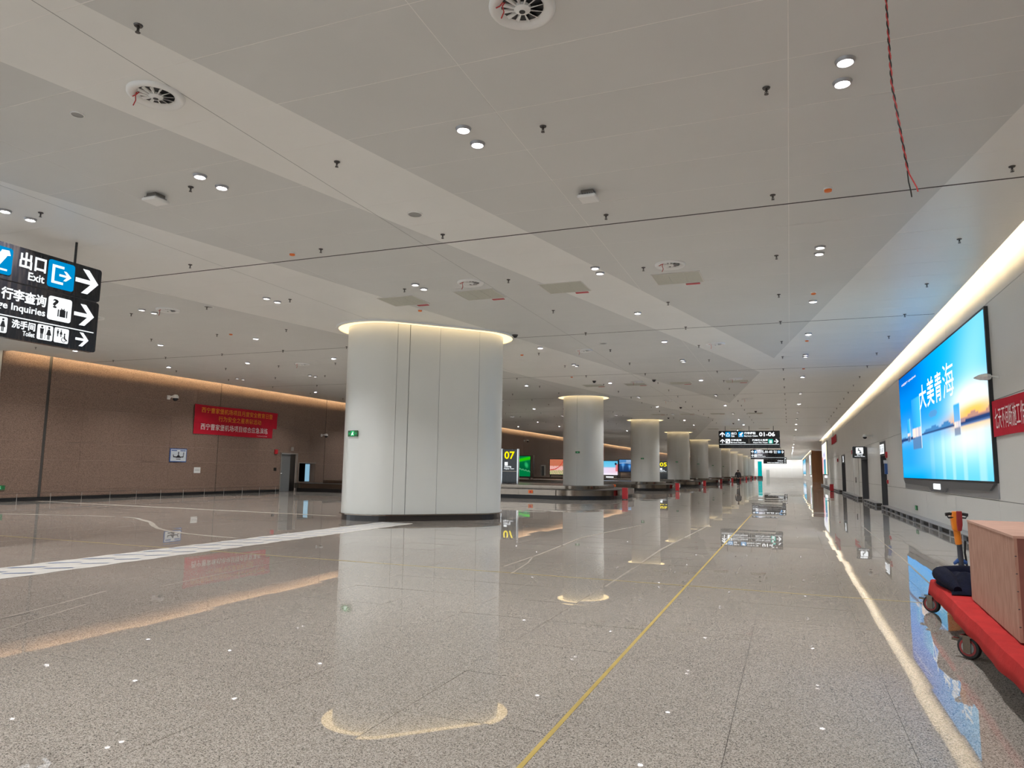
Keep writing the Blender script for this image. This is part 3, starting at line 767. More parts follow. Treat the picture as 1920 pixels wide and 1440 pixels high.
def icon_claim(o, u0, v0, u1, v1):
    ic = icon_sq(o, u0, v0, u1, v1, mt['sign_blue']); w_ = u1-u0; h_ = v1-v0; f = lambda a, b_: (u0+a*w_, v0+b_*h_)
    q = MB()
    q.plate([f(0.15,0.13), f(0.85,0.13), f(0.85,0.20), f(0.15,0.20)], FY-0.006, FY-0.003)
    q.plate([f(0.20,0.42), f(0.58,0.28), f(0.78,0.62), f(0.88,0.86), f(0.60,0.80), f(0.26,0.62)], FY-0.006, FY-0.003)
    q.plate([f(0.52,0.62), f(0.92,0.72), f(0.86,0.90), f(0.62,0.88)], FY-0.010, FY-0.007)
    q.build('pictogram', mt['sign_white'], ic)
def icon_inq(o, u0, v0, u1, v1):
    ic = icon_sq(o, u0, v0, u1, v1, mt['sign_white']); w_ = u1-u0
    lettering('?', u0+0.16*w_, v0+0.50*w_, u0+0.42*w_, v0+0.88*w_, FY-0.004, mt['black'], ic, 0.03, 'pictogram')
    q = MB(); case_icon(q, u0+0.62*w_, v0+0.33*w_, 0.62*w_, FY-0.007); q.build('pictogram', mt['black'], ic)
def icon_toilet(o, u0, v0, u1, v1, wheel=False):
    ic = icon_sq(o, u0, v0, u1, v1, mt['sign_white']); w_ = u1-u0; c = (v0+v1)/2; q = MB()
    if not wheel:
        man(q, u0+0.27*w_, c, 0.85*w_, False, FY-0.007); man(q, u0+0.73*w_, c, 0.85*w_, True, FY-0.007)
        q.plate([(u0+0.49*w_, v0+0.06*w_), (u0+0.51*w_, v0+0.06*w_), (u0+0.51*w_, v1-0.06*w_), (u0+0.49*w_, v1-0.06*w_)], FY-0.007, FY-0.004)
    else:
        man(q, u0+0.22*w_, c+0.15*w_, 0.5*w_, False, FY-0.007); man(q, u0+0.45*w_, c+0.15*w_, 0.5*w_, True, FY-0.007)
        q.plate(circ(u0+0.70*w_, v0+0.62*w_, 0.06*w_), FY-0.007, FY-0.004)
        q.plate([(u0+0.66*w_, v0+0.30*w_), (u0+0.90*w_, v0+0.16*w_), (u0+0.93*w_, v0+0.22*w_), (u0+0.76*w_, v0+0.36*w_), (u0+0.74*w_, v0+0.55*w_), (u0+0.66*w_, v0+0.55*w_)], FY-0.007, FY-0.004)
        n_ = 18; ci = [(u0+0.66*w_+0.13*w_*math.cos(R(20+260*i/n_+70)), v0+0.24*w_+0.13*w_*math.sin(R(20+260*i/n_+70))) for i in range(n_+1)]
        co_ = [(u0+0.66*w_+0.17*w_*math.cos(R(20+260*i/n_+70)), v0+0.24*w_+0.17*w_*math.sin(R(20+260*i/n_+70))) for i in range(n_+1)]
        for i in range(n_): q.plate([co_[i], co_[i+1], ci[i+1], ci[i]], FY-0.007, FY-0.004)
    q.build('pictogram', mt['black'], ic)
def sign_arrow(o, cx, cy, s, ang):
    MB().plate(arrow(cx, cy, s, ang), FY-0.002, -0.0605).build('arrow', mt['sign_white'], o)
def sign_case(loc, rz, u0, u1, zb, zm, zt, rods, label, name='hanging_sign'):
    # u, v in metres; v = world z
    o = empty(name, loc, rz); tag(o, label, 'sign', 'hanging direction signs')
    MB().plate(rrect(u0, zb, u1, zm-0.012, 0.05), -0.06, 0.06).build('lower_case', mt['sign'], o)
    MB().plate(rrect(u0, zm+0.012, u1, zt, 0.05), -0.06, 0.06).build('upper_case', mt['sign'], o)
    MB().box(u0+0.05, -0.05, zm-0.012, u1-0.05, 0.05, zm+0.012).build('joining_strip', mt['bronze'], o)
    for r_ in rods: MB().tube([(r_, 0, zt-0.02), (r_, 0, HC)], 0.022, 8).build('rod', mt['black'], o)
    return o
W_ = mt['sign_white']
# near sign, facing the walkway: u runs along +Y
o = sign_case((-12.35, 0, 0), R(90), 4.6, 9.45, 3.58, 4.55, 5.19, (5.1, 8.93), 'large black hanging sign with Exit and Toilet arrows at the left edge')
sign_arrow(o, 9.16, 4.89, 0.46, 0); icon_exit(o, 8.40, 4.63, 8.90, 5.13)
lettering('出口', 7.89, 4.83, 8.36, 5.12, FY, W_, o, 0.03); lettering('Exit', 8.06, 4.65, 8.35, 4.79, FY, W_, o, 0.02)
icon_claim(o, 7.27, 4.64, 7.77, 5.11)
sign_arrow(o, 9.16, 4.25, 0.40, 0); icon_inq(o, 8.46, 4.04, 8.90, 4.47)
lettering('行李查询', 7.64, 4.23, 8.42, 4.44, FY, W_, o, 0.03); lettering('Baggage Inquiries', 7.22, 4.03, 8.42, 4.19, FY, W_, o, 0.02)
MB().plate([(4.7, 3.945), (9.38, 3.945), (9.38, 3.962), (4.7, 3.962)], FY, -0.0605).build('rule', W_, o)
sign_arrow(o, 9.16, 3.785, 0.26, 0); icon_toilet(o, 8.31, 3.65, 8.59, 3.92); icon_toilet(o, 8.62, 3.65, 8.89, 3.92, True)
lettering('洗手间', 7.86, 3.765, 8.27, 3.915, FY, W_, o, 0.03); lettering('Toilet', 8.06, 3.66, 8.27, 3.745, FY, W_, o, 0.02)
icon_toilet(o, 7.52, 3.65, 7.79, 3.92)
# far sign 01-06, facing the camera: u = X
o = sign_case((0, 66.33, 0), 0, -5.88, -0.70, 3.63, 4.53, 5.18, (-5.31, -3.27, -1.22), 'black hanging sign reading 01-06 across the walkway, nearest of three')
sign_arrow(o, -5.56, 4.86, 0.44, R(90)); icon_exit(o, -5.29, 4.62, -4.86, 5.08, True)
lettering('出口', -4.79, 4.84, -4.34, 5.06, FY, W_, o, 0.03); lettering('Exit', -4.78, 4.63, -4.50, 4.79, FY, W_, o, 0.02)
icon_claim(o, -4.18, 4.62, -3.74, 5.08)
lettering('行李提取', -3.68, 4.86, -2.70, 5.08, FY, W_, o, 0.03); lettering('Baggage Claim', -3.68, 4.62, -2.52, 4.79, FY, W_, o, 0.02)
lettering('01-06', -2.42, 4.68, -1.10, 5.06, FY, W_, o, 0.03)
sign_arrow(o, -5.56, 4.26, 0.38, R(90)); icon_inq(o, -5.29, 4.06, -4.90, 4.45)
lettering('行李查询', -4.83, 4.26, -3.93, 4.44, FY, W_, o, 0.03); lettering('Baggage Inquiries', -4.85, 4.05, -3.58, 4.20, FY, W_, o, 0.02)
MB().plate([(-3.32, 4.06), (-3.25, 4.06), (-3.25, 4.46), (-3.32, 4.46)], FY, -0.0605).build('rule', mt['grey'], o)
lettering('机场巴士售票', -3.02, 4.26, -1.70, 4.44, FY, W_, o, 0.03); lettering('Airport Bus Tickets', -2.95, 4.05, -1.72, 4.20, FY, W_, o, 0.02)
ic = icon_sq(o, -1.66, 4.06, -1.28, 4.44, mt['sign_green'])
MB().plate(rrect(-1.58, 4.09, -1.36, 4.20, 0.02), FY-0.006, FY-0.003).plate(rrect(-1.58, 4.24, -1.36, 4.33, 0.02), FY-0.006, FY-0.003).build('pictogram', W_, ic)
sign_arrow(o, -1.0, 4.25, 0.38, 0)
MB().plate([(-5.8, 3.96), (-0.78, 3.96), (-0.78, 3.985), (-5.8, 3.985)], FY, -0.0605).build('rule', W_, o)
# second far sign 01-03
o = sign_case((0, 122.0, 0), 0, -5.85, -0.67, 3.63, 4.50, 5.18, (-5.3, -3.2, -1.2), 'black hanging sign reading 01-03, middle of the three across the walkway')
sign_arrow(o, -5.55, 4.84, 0.46, R(90)); icon_claim(o, -5.28, 4.60, -4.86, 5.06)
lettering('行李提取', -4.80, 4.84, -3.82, 5.06, FY, W_, o, 0.03); lettering('Baggage Claim', -4.80, 4.60, -3.68, 4.78, FY, W_, o, 0.02)
lettering('01-03', -3.60, 4.66, -2.50, 5.04, FY, W_, o, 0.03)
lettering('出口', -2.30, 4.84, -1.80, 5.06, FY, W_, o, 0.03); lettering('Exit', -2.25, 4.62, -1.82, 4.79, FY, W_, o, 0.02)
icon_exit(o, -1.70, 4.62, -1.26, 5.06); sign_arrow(o, -0.98, 4.84, 0.44, 0)
sign_arrow(o, -5.55, 4.22, 0.40, R(90)); icon_inq(o, -5.28, 4.02, -4.88, 4.42)
lettering('行李查询', -4.80, 4.24, -4.0, 4.42, FY, W_, o, 0.03); lettering('Baggage Inquiries', -4.80, 4.03, -3.55, 4.18, FY, W_, o, 0.02)
MB().plate([(-5.8, 3.92), (-0.75, 3.92), (-0.75, 3.95), (-5.8, 3.95)], FY, -0.0605).build('rule', W_, o)
# third far sign
o = sign_case((0, 180.0, 0), 0, -5.75, -0.60, 3.63, 4.50, 5.18, (-5.3, -3.2, -1.2), 'furthest black hanging sign, half hidden behind the 01-03 sign')
sign_arrow(o, -0.95, 4.84, 0.46, 0); sign_arrow(o, -0.95, 4.28, 0.34, 0); sign_arrow(o, -0.95, 3.84, 0.26, 0)
lettering('出口 Exit', -2.6, 4.62, -1.4, 5.05, FY, W_, o, 0.03); lettering('行李查询', -2.6, 4.18, -1.35, 4.42, FY, W_, o, 0.03)
lettering('洗手间 Toilet 行李查询 Inquiries', -4.9, 3.74, -1.3, 3.98, FY, W_, o, 0.03)

# ---- the big wall screen (u runs toward the camera, facing -X)
SW, SZ0, SZ1 = 12.3, 1.39, 4.97
scr = empty('wall_screen', (XR, 29.35, 0), R(-90)); tag(scr, 'huge lit wall screen showing a blue lake and sunset landscape', 'screen')
def f_lake(u, v):
    HZ = 0.372
    if v >= HZ:
        t_ = (v-HZ)/(1-HZ)
        c = lerp((0.06, 0.36, 0.78), (0.0, 0.25, 0.80), sst(0.0, 0.5, t_))
        c = lerp(c, (0.0, 0.10, 0.50), sst(0.45, 1.1, t_)*(1-sst(0.1, 0.5, u)))
        c = lerp(c, (0.0, 0.48, 0.92), sst(0.25, 0.8, u)*0.85)
        beam = math.exp(-((u-(0.82+0.14*t_))/0.15)**2); c = lerp(c, (0.38, 0.80, 0.95), 0.85*beam*(1-0.45*t_))
        glow = math.exp(-((u-0.88)/0.17)**2-((v-0.53)/0.10)**2); c = lerp(c, (0.98, 0.95, 0.82), min(1, 1.05*glow))
        sun = math.exp(-((u-0.89)/0.15)**2-((v-0.445)/0.045)**2); c = lerp(c, (1.0, 0.62, 0.16), min(1, 1.1*sun))
        hz = math.exp(-((v-HZ-0.02)/0.06)**2); c = lerp(c, lerp((0.20, 0.50, 0.82), (0.98, 0.42, 0.06), sst(0.50, 0.82, u)), 0.9*hz)
        mh = 0.020+0.035*sst(0.15, 0.5, u)+0.028*math.sin(9*u+1)*math.sin(23*u)+0.012*math.sin(51*u)
        if v-HZ < mh*(0.6+0.25*sst(0.2, 1, u)): c = lerp((0.06, 0.22, 0.48), (0.46, 0.25, 0.20), sst(0.66, 0.86, u))
        if math.hypot((u-0.50)/0.06, (v-0.52)/0.025) < 1+0.3*math.sin(40*u): c = lerp(c, (0.12, 0.24, 0.44), 0.6)
    else:
        t_ = (HZ-v)/HZ
        c = lerp((0.02, 0.34, 0.76), (0.22, 0.66, 0.92), sst(0.12, 0.75, u))
        wh = math.exp(-((u-0.84)/0.22)**2-((t_-0.30)/0.28)**2); c = lerp(c, (0.74, 0.90, 0.96), wh)
        c = lerp(c, (0.10, 0.56, 0.90), 0.8*sst(0.6, 1.05, t_))
        c = lerp(c, (0.80, 0.93, 0.98), 0.25*sst(0.3, 0.9, math.sin(u*47+2*math.sin(9*u)))*sst(0.3, 0.7, u))
        c = lerp(c, (0.0, 0.36, 0.88), sst(0.55, 1.0, t_)*(1-sst(0.30, 0.7, u)))
        c = lerp(c, lerp((0.14, 0.42, 0.80), (0.98, 0.56, 0.18), sst(0.55, 0.85, u)), math.exp(-(t_/0.16)**2)*0.8)
    d = abs(v-(HZ+0.012*u)); 
    if d < 0.010: c = (0.02, 0.05, 0.16)
    elif 0.016 < d < 0.021 and v < HZ+0.012*u: c = (0.08, 0.16, 0.36)
    for a, b_, lo, hi, tone in ((0.205, 0.345, 0.27, 0.72, 0), (0.115, 0.168, 0.34, 0.56, 0), (0.725, 0.782, 0.30, 0.52, 1)):
        if a < u < b_ and lo < v < hi:
            q = (v-lo)/(hi-lo); k = (u-a)/(b_-a)
            if q < 0.24: c = lerp((0.10, 0.16, 0.30), c, 0.25)
            elif q < 0.42: c = lerp((0.95, 0.74, 0.62), (0.16, 0.34, 0.62), k*0.6+0.2*math.sin(20*k))
            else: c = lerp((0.02, 0.30, 0.72), (0.06, 0.52, 0.90), k) if not tone else lerp((0.30, 0.40, 0.60), (0.04, 0.40, 0.80), q)
            if k > 0.93: c = lerp(c, (0.85, 0.95, 1.0), 0.7)
    return c
MB().box(-0.06, -0.07, SZ0-0.04, SW+0.06, -0.001, SZ1+0.05).build('frame', mt['black'], scr)
painted('picture_panel', 0, SZ0, SW, SZ1, -0.074, 246, 74, f_lake, picture('picture_lake', SCREEN, True), scr)
MB().plate([(-0.02, 1.03), (SW+0.06, 1.03), (SW+0.06, SZ0-0.05), (-0.02, SZ0-0.05)], -0.03, -0.001).build('silver_backplate', mt['silver'], scr)
MB().plate([(0.0, SZ0-0.05), (0.35, 1.19), (4.9, 1.15), (5.35, 1.03), (7.1, 1.03), (7.55, 1.15), (11.9, 1.19), (SW, SZ0-0.05)], -0.08, -0.031).build('lower_bezel', mt['bezel'], scr)
MB().plate(rrect(5.75, 1.10, 6.75, 1.26, 0.03), -0.09, -0.0805).build('lit_logo', W_, scr)
def scr_text(b_, u0, v0, u1, v1, bold=0.02):
    return lettering(b_, u0*SW, SZ0+v0*(SZ1-SZ0), u1*SW, SZ0+v1*(SZ1-SZ0), -0.078, mt['sign_white'], scr, bold)
scr_text('大', 0.335, 0.59, 0.435, 0.80, 0.015); scr_text('美', 0.445, 0.59, 0.535, 0.82, 0.015)
scr_text('青', 0.545, 0.59, 0.622, 0.82, 0.015); scr_text('海', 0.635, 0.59, 0.745, 0.84, 0.0)
scr_text('中国青海 QINGHAI', 0.05, 0.905, 0.30, 0.93, 0.01)

# ---- signs and small things on the right wall
def icon_panel(parent, y, z0_, z1_):
    MB().box(-0.012, y-0.35, z0_, -0.001, y+0.35, z1_).build('lit_icon', W_, parent)
    q = MB()
    for k, s_ in ((-0.16, 1), (0.16, 0)):
        q.box(-0.018, y+k-0.05, z0_+0.06, -0.013, y+k+0.05, z1_-0.16); q.box(-0.018, y+k-0.035, z1_-0.14, -0.013, y+k+0.035, z1_-0.06)
    q.build('pictogram', mt['black'], parent)
icon_panel(d1, -0.1, 2.42, 2.85)
icon_panel(d1, 0.62, 2.42, 2.85)
icon_panel(d3, 0.0, 2.40, 2.86)
ps = empty('projecting_sign', (XR, 43.0, 0)); tag(ps, 'black square sign with white nursing room pictogram sticking out from the wall', 'sign')
MB().plate(rrect(-0.70, 2.36, -0.03, 2.99, 0.05), -0.08, 0.08).build('case', mt['sign'], ps)
MB().box(-0.03, -0.05, 2.5, -0.001, 0.05, 2.9).build('bracket', mt['bronze'], ps)
ic = MB().plate(rrect(-0.53, 2.60, -0.17, 2.94, 0.03), -0.088, -0.081).build('icon', W_, ps)
q = MB(); q.plate(circ(-0.40, 2.86, 0.035), -0.093, -0.089).plate([(-0.46, 2.78), (-0.30, 2.72), (-0.28, 2.76), (-0.40, 2.82)], -0.093, -0.089).plate(rrect(-0.36, 2.63, -0.26, 2.71, 0.01), -0.093, -0.089)
q.build('pictogram', mt['black'], ic)
lettering('母婴室', -0.50, 2.50, -0.20, 2.57, -0.09, W_, ps, 0.03); lettering('Nursing Room', -0.60, 2.42, -0.10, 2.475, -0.09, W_, ps, 0.02)
def wall_banner(y0_, y1_, z0_, z1_, text, label, rows=None, sag=0.03):
    o = empty('banner', (XR, y1_, 0), R(-90)); tag(o, label, 'banner', 'red slogan banners')
    L = y1_-y0_; n_ = 24; v = []; f = []
    for i in range(n_+1):
        a = i/n_; wv = 0.012*math.sin(9*a)+0.006*math.sin(23*a)
        for k, z in enumerate((z0_, (z0_+z1_)/2, z1_)):
            v += [(L*a, -0.05-wv, z+0.012*math.sin(7*a+k))]
    for i in range(n_):
        for k in range(2): f.append((i*3+k, (i+1)*3+k, (i+1)*3+k+1, i*3+k+1))
    b_ = MB().add(v, f).build('cloth', mt['banner'], o); b_.modifiers.new('thickness', 'SOLIDIFY').thickness = 0.004
    if text: lettering(text, L*0.05, z0_+0.2*(z1_-z0_), L*0.95, z1_-0.2*(z1_-z0_), -0.076, mt['bannerw'], o, 0.0)
    return o
wall_banner(11.6, 16.95, 2.28, 3.0, '七天不间断施工作业天天保安全生产人人有责', 'red banner with white writing right of the big screen')
wall_banner(68.0, 75.5, 4.25, 4.95, None, 'small red banner high on the white wall beyond the doorways')
wall_banner(47.0, 52.4, 2.78, 3.05, None, 'thin red banner above the flush white door')
def wall_cam(loc, rz, label, s=1.0, wrap=False):
    o = empty('security_camera', loc, rz); tag(o, label, 'camera', 'wall mounted security cameras')
    MB().plate(rrect(-0.07*s, -0.08*s, 0.07*s, 0.08*s, 0.02*s), -0.03*s, 0.0).build('wall_plate', mt['white'], o)
    MB().tube([(0, -0.03*s, 0.0), (0, -0.22*s, 0.04*s), (0, -0.34*s, 0.03*s)], [0.035*s, 0.03*s, 0.03*s], 10).build('arm', mt['white'], o, smooth=True)
    if not wrap:
        MB().lathe([(0.0, 0.10*s), (0.07*s, 0.09*s), (0.11*s, 0.02*s), (0.11*s, -0.04*s), (0.0, -0.04*s)], 16, (0, -0.36*s, 0)).build('housing', mt['white'], o, smooth=True)
        MB().lathe([(0.095*s, -0.04*s), (0.09*s, -0.09*s), (0.055*s, -0.135*s), (0.0, -0.15*s)], 16, (0, -0.36*s, 0), caps=False).build('dome', mt['glassy'], o, smooth=True)
    else:
        MB().tube([(0, -0.28*s, 0.03*s), (0.02, -0.40*s, 0.02*s), (0.05*s, -0.62*s, -0.0), (0.06*s, -0.80*s, -0.01)], [0.10*s, 0.13*s, 0.10*s, 0.012], 8).build('plastic_wrap', mt['clear'], o)
        MB().box(-0.04*s, -0.56*s, 0.07*s, 0.05*s, -0.40*s, 0.12*s).build('lens', mt['steel_dk'], o)
    return o
wall_cam((XR, 16.5, 3.46), R(-90), 'wall camera wrapped in clear plastic at the right edge of the screen', 0.55, True)
wall_cam((XR, 39.6, 3.40), R(-90), 'white dome camera on the white wall above the grey doorway')
wall_cam((XL+0.003, 24.85, 4.60), R(90), 'white dome camera high on the brown wall left of the banner', 1.25)
wall_cam((XL+0.003, 36.7, 3.40), R(90), 'small dome camera on the brown wall above the baggage opening', 1.0)
wall_cam((XL+0.003, 73.0, 4.60), R(90), 'dome camera on the brown wall above the green light box', 1.2)
def wall_box(loc, rz, w_, h_, d_, mat, label, cat, name):
    o = empty(name, loc, rz); tag(o, label, cat)
    MB().plate(rrect(-w_/2, -h_/2, w_/2, h_/2, 0.15*min(w_, h_)), -d_, 0).build('case', mat, o)
    MB().plate(rrect(-w_*0.3, -h_*0.2, w_*0.3, h_*0.3, 0.1*min(w_, h_)), -d_-0.01, -d_-0.0005).build('cover', mat, o)
    return o
wall_box((XR, 34.40, 2.34), R(-90), 0.24, 0.26, 0.07, mt['redp'], 'red alarm sounder on the wall above the call point', 'alarm', 'alarm_sounder')
wall_box((XR, 34.44, 1.18), R(-90), 0.2, 0.16, 0.05, mt['redp'], 'red fire call point low beside the nearest grey doorway', 'alarm', 'call_point')
wall_box((XR, 67.5, 2.65), R(-90), 0.3, 0.28, 0.07, mt['redp'], 'red alarm sounder beside the far dark doorway', 'alarm', 'alarm_sounder')
wall_box((XL+0.003, 32.55, 2.26), R(90), 0.24, 0.26, 0.07, mt['redp'], 'dark red alarm sounder left of the grey door', 'alarm', 'alarm_sounder')
wall_box((XL+0.003, 32.55, 1.27), R(90), 0.18, 0.18, 0.05, mt['black'], 'small black call point left of the grey door', 'alarm', 'call_point')
wall_box((XL+0.003, 33.95, 2.46), R(90), 0.22, 0.22, 0.05, mt['frame'], 'small beige device on the wall above the grey door', 'device', 'wall_device')
nb = empty('notice_board', (XR, 34.55, 1.85), R(-90)); tag(nb, 'small blue and white notices stuck beside the nearest grey doorway', 'notice')
MB().box(-0.16, -0.12, 0.12, 0.10, -0.0, 0.26).build('plate', mt['pic_bg'], nb)
MB().box(-0.12, -0.10, -0.34, 0.10, 0.0, 0.11).build('plate', mt['pic_blue'], nb)
exit_plate((XR, 27.3, 0.40), R(-90), 'small green exit sign low on the white wall under the screen', False, 0.9)
exit_plate((XL+0.004, 17.55, 0.52), R(90), 'small green exit sign low on the brown wall at the left edge', False, 1.0)
sl = empty('wall_lamp', (XR, 73.0, 5.25), R(-90)); tag(sl, 'thin grey fixture high on the white wall near the far banner', 'fixture')
MB().box(-0.12, -0.06, -0.35, 0.12, 0, 0.35).build('body', mt['grey'], sl)
MB().box(-0.08, -0.075, -0.30, 0.08, -0.061, 0.30).build('front', mt['silver'], sl)
# far light boxes along the right side and the teal pillar
def side_ad(y0_, y1_, z0_, z1_, x, fn, label):
    o = empty('wall_light_box', (x, y1_, 0), R(-90)); tag(o, label, 'light box', 'light boxes far down the right wall'); L = y1_-y0_
    MB().box(-0.1, -0.10, z0_-0.12, L+0.1, -0.001, z1_+0.1).build('frame', mt['silver'], o)
    painted('picture_panel', 0, z0_, L, z1_, -0.105, 24, 24, fn, picture('picture_side', 0.8), o)
    MB().plate(rrect(L*0.4, z0_-0.42, L*0.75, z0_-0.14, 0.05), -0.10, -0.001).build('lit_logo', W_, o)
def f_a(u, v):
    c = (0.95, 0.95, 0.98)
    if u < 0.35 and v < 0.55: c = lerp((0.90, 0.40, 0.42), c, sst(0.15, 0.35, u))
    if 0.35 < u < 0.72 and v < 0.5: c = lerp((0.10, 0.20, 0.42), (0.05, 0.45, 0.45), 1-v*2)
    if 0.3 < u < 0.6 and 0.5 < v < 0.75: c = lerp((0.45, 0.40, 0.75), c, abs(v-0.62)/0.13)
    if u > 0.85: c = (0.95, 0.90, 0.60)
    return c
def f_b(u, v): return lerp((0.80, 0.86, 0.95), (0.15, 0.50, 0.72), sst(0.2, 0.8, abs(v-0.45)*2))
side_ad(84.5, 96.5, 1.42, 5.0, XR, f_a, 'tall bright light box with pink and blue figures beyond the doorways')
side_ad(140.5, 151.0, 1.3, 4.9, 3.8, f_a, 'bright light box just past the brown timber corner')
side_ad(186.0, 222.0, 1.3, 5.0, 3.8, f_b, 'blue light box furthest away near the end wall')
tp = empty('light_pillar', (-6.75, 184, 0)); tag(tp, 'glowing teal pillar standing at the end of the column row', 'light box')
MB().box(-0.62, -0.25, 0, 0.62, 0.25, 0.62).build('base', mt['bezel'], tp)
MB().box(-0.45, -0.2, 0.62, 0.45, 0.2, 4.2).build('lit_body', emit('teal_light', (0.0, 0.42, 0.42), 0.7), tp)
MB().box(-0.50, -0.22, 4.2, 0.50, 0.22, 4.62).build('lit_cap', W_, tp)

# ---- left wall: banners, picture, notice
def left_banner(y0_, y1_, z0_, z1_, off, lines, label, drop=0.0):
    o = empty('banner', (XL, y0_, 0), R(90)); tag(o, label, 'banner', 'red slogan banners'); L = y1_-y0_
    n_ = 28; v = []; f = []
    for i in range(n_+1):
        a = i/n_
        for k in range(4):
            z = z0_+(z1_-z0_)*k/3
            v.append((L*a+0.01*math.sin(9*k), -off-0.012*math.sin(11*a+k), z+0.012*math.sin(8*a+k)))
    for i in range(n_):
        for k in range(3): f.append((i*4+k, (i+1)*4+k, (i+1)*4+k+1, i*4+k+1))
    b_ = MB().add(v, f).build('cloth', mt['banner'], o); b_.modifiers.new('thickness', 'SOLIDIFY').thickness = 0.004
    for t_, u0, u1, a0, a1, mk, bd in lines: lettering(t_, L*u0, z0_+(z1_-z0_)*a0, L*u1, z0_+(z1_-z0_)*a1, -off-0.022, mt[mk], o, bd)
    return o
left_banner(26.45, 32.15, 2.98, 3.66, 0.04, [('西宁曹家堡机场项目综合应急演练', 0.075, 0.925, 0.33, 0.80, 'bannerw', 0.004), ('西宁曹家堡机场项目经理部', 0.78, 0.92, 0.10, 0.18, 'bannerw', 0.0)], 'lower red banner with one white line on the brown wall')
left_banner(26.42, 32.45, 3.52, 4.44, 0.075, [('西宁曹家堡机场项目月度安全教育日暨', 0.07, 0.93, 0.58, 0.88, 'bannery', 0.004), ('行为安全之星表彰活动', 0.26, 0.78, 0.17, 0.47, 'bannery', 0.004)], 'upper red banner with two yellow lines on the brown wall')
pc = empty('poster', (XL+0.003, 25.65, 1.90), R(90)); tag(pc, 'blue framed poster of a dark figure on the brown wall', 'poster')
MB().plate(rrect(-0.50, -0.32, 0.50, 0.32, 0.01), -0.03, 0).build('frame', mt['pic_blue'], pc)
MB().plate(rrect(-0.46, -0.28, 0.46, 0.28, 0.01), -0.034, -0.031).build('print', mt['pic_bg'], pc)
q = MB(); q.plate([(-0.16,-0.12),(0.16,-0.12),(0.05,0.0),(-0.05,0.0)], -0.038, -0.035).plate([(-0.02,-0.02),(0.02,-0.02),(0.03,0.16),(-0.03,0.16)], -0.038, -0.035)
q.plate([(-0.33,0.02),(-0.30,-0.10),(-0.10,-0.10),(-0.10,-0.06),(-0.27,-0.05),(-0.29,0.04)], -0.038, -0.035).plate([(0.10,-0.10),(0.30,-0.10),(0.33,0.14),(0.29,0.14),(0.27,-0.05),(0.10,-0.06)], -0.038, -0.035)
q.plate([(-0.13,-0.20),(0.14,-0.20),(0.14,-0.17),(-0.13,-0.17)], -0.038, -0.035); q.build('printed_figure', mt['ink'], pc)
MB().plate([(-0.42, 0.20), (-0.1, 0.20), (-0.1, 0.24), (-0.42, 0.24)], -0.038, -0.035).plate([(0.1, 0.20), (0.42, 0.20), (0.42, 0.24), (0.1, 0.24)], -0.038, -0.035).build('printed_heading', mt['pic_blue'], pc)
nt = empty('notice', (XL+0.003, 26.88, 1.20), R(90)); tag(nt, 'small white paper notice below the poster on the brown wall', 'notice')
MB().plate([(-0.2, -0.14), (0.2, -0.14), (0.2, 0.14), (-0.2, 0.14)], -0.02, 0).build('board', mt['white'], nt)
MB().plate([(-0.15, -0.04), (0.15, -0.04), (0.15, -0.02), (-0.15, -0.02)], -0.023, -0.0205).plate([(-0.15, 0.03), (0.15, 0.03), (0.15, 0.05), (-0.15, 0.05)], -0.023, -0.0205).build('print', mt['grey'], nt)
sg = empty('red_post', (XL+0.02, 108.6, 0)); tag(sg, 'thin dark red pipe running up the brown wall behind the first round column', 'pipe')
MB().box(0.0, -0.12, 0.2, 0.12, 0.12, 5.3).build('pipe', mt['redp'], sg); MB().box(-0.01, -0.16, 2.4, 0.14, 0.16, 2.5).build('clamp', mt['bronze'], sg)
# white frame and small service hatch seen between 07 pillar and first round column
sh = empty('service_hatch', (XL+0.003, 79.5, 0), R(90)); tag(sh, 'small dark service doorway with pale frame beyond the green light box', 'hatch')
MB().box(-0.8, -0.06, 0.75, -0.66, 0, 2.0).box(0.35, -0.06, 0.75, 0.85, 0, 2.0).box(-0.8, -0.06, 1.88, 0.85, 0, 2.0).build('frame', mt['offwhite'], sh)
MB().box(-0.66, -0.03, 0.75, 0.35, 0, 1.88).build('leaf', mt['black'], sh)

# ================================================================== CEILING FIXTURES
LX = [0.64, -3.57, -7.73, -11.9, -16.06, -20.2, -24.4]
def near_col(x, y):
    if math.hypot(x+10.245, y-18.93) < 3.0: return True
    return any(math.hypot(x+10.8, y-yc) < 1.75 for yc in YC)
dn = empty('downlight')
MB().lathe([(0.098, 0.0), (0.096, -0.006), (0.082, -0.034), (0.076, -0.034), (0.073, -0.002)], 20, caps=False).build('trim_ring', mt['silver'], dn, smooth=True)
MB().lathe([(0.0, -0.003), (0.072, -0.003)], 20, caps=False).build('diffuser', mt['lamp'], dn)
rows = [(7.33, 0), (7.75, 1), (13.6, 0), (14.0, 1), (17.96, 2), (22.2, 2), (26.2, 0), (26.6, 1), (32.2, 2), (38.8, 0), (39.2, 1), (45.0, 2), (51.3, 0), (51.7, 1), (57.6, 2), (63.8, 2)]
first = True
def ord_col(i): return ['nearest the white wall', 'second from the white wall', 'third from the white wall', 'fourth from the white wall', 'fifth from the white wall', 'sixth from the white wall', 'nearest the brown wall'][i]
LCOL = (0.97, 0.985, 1.0)
prow = -1
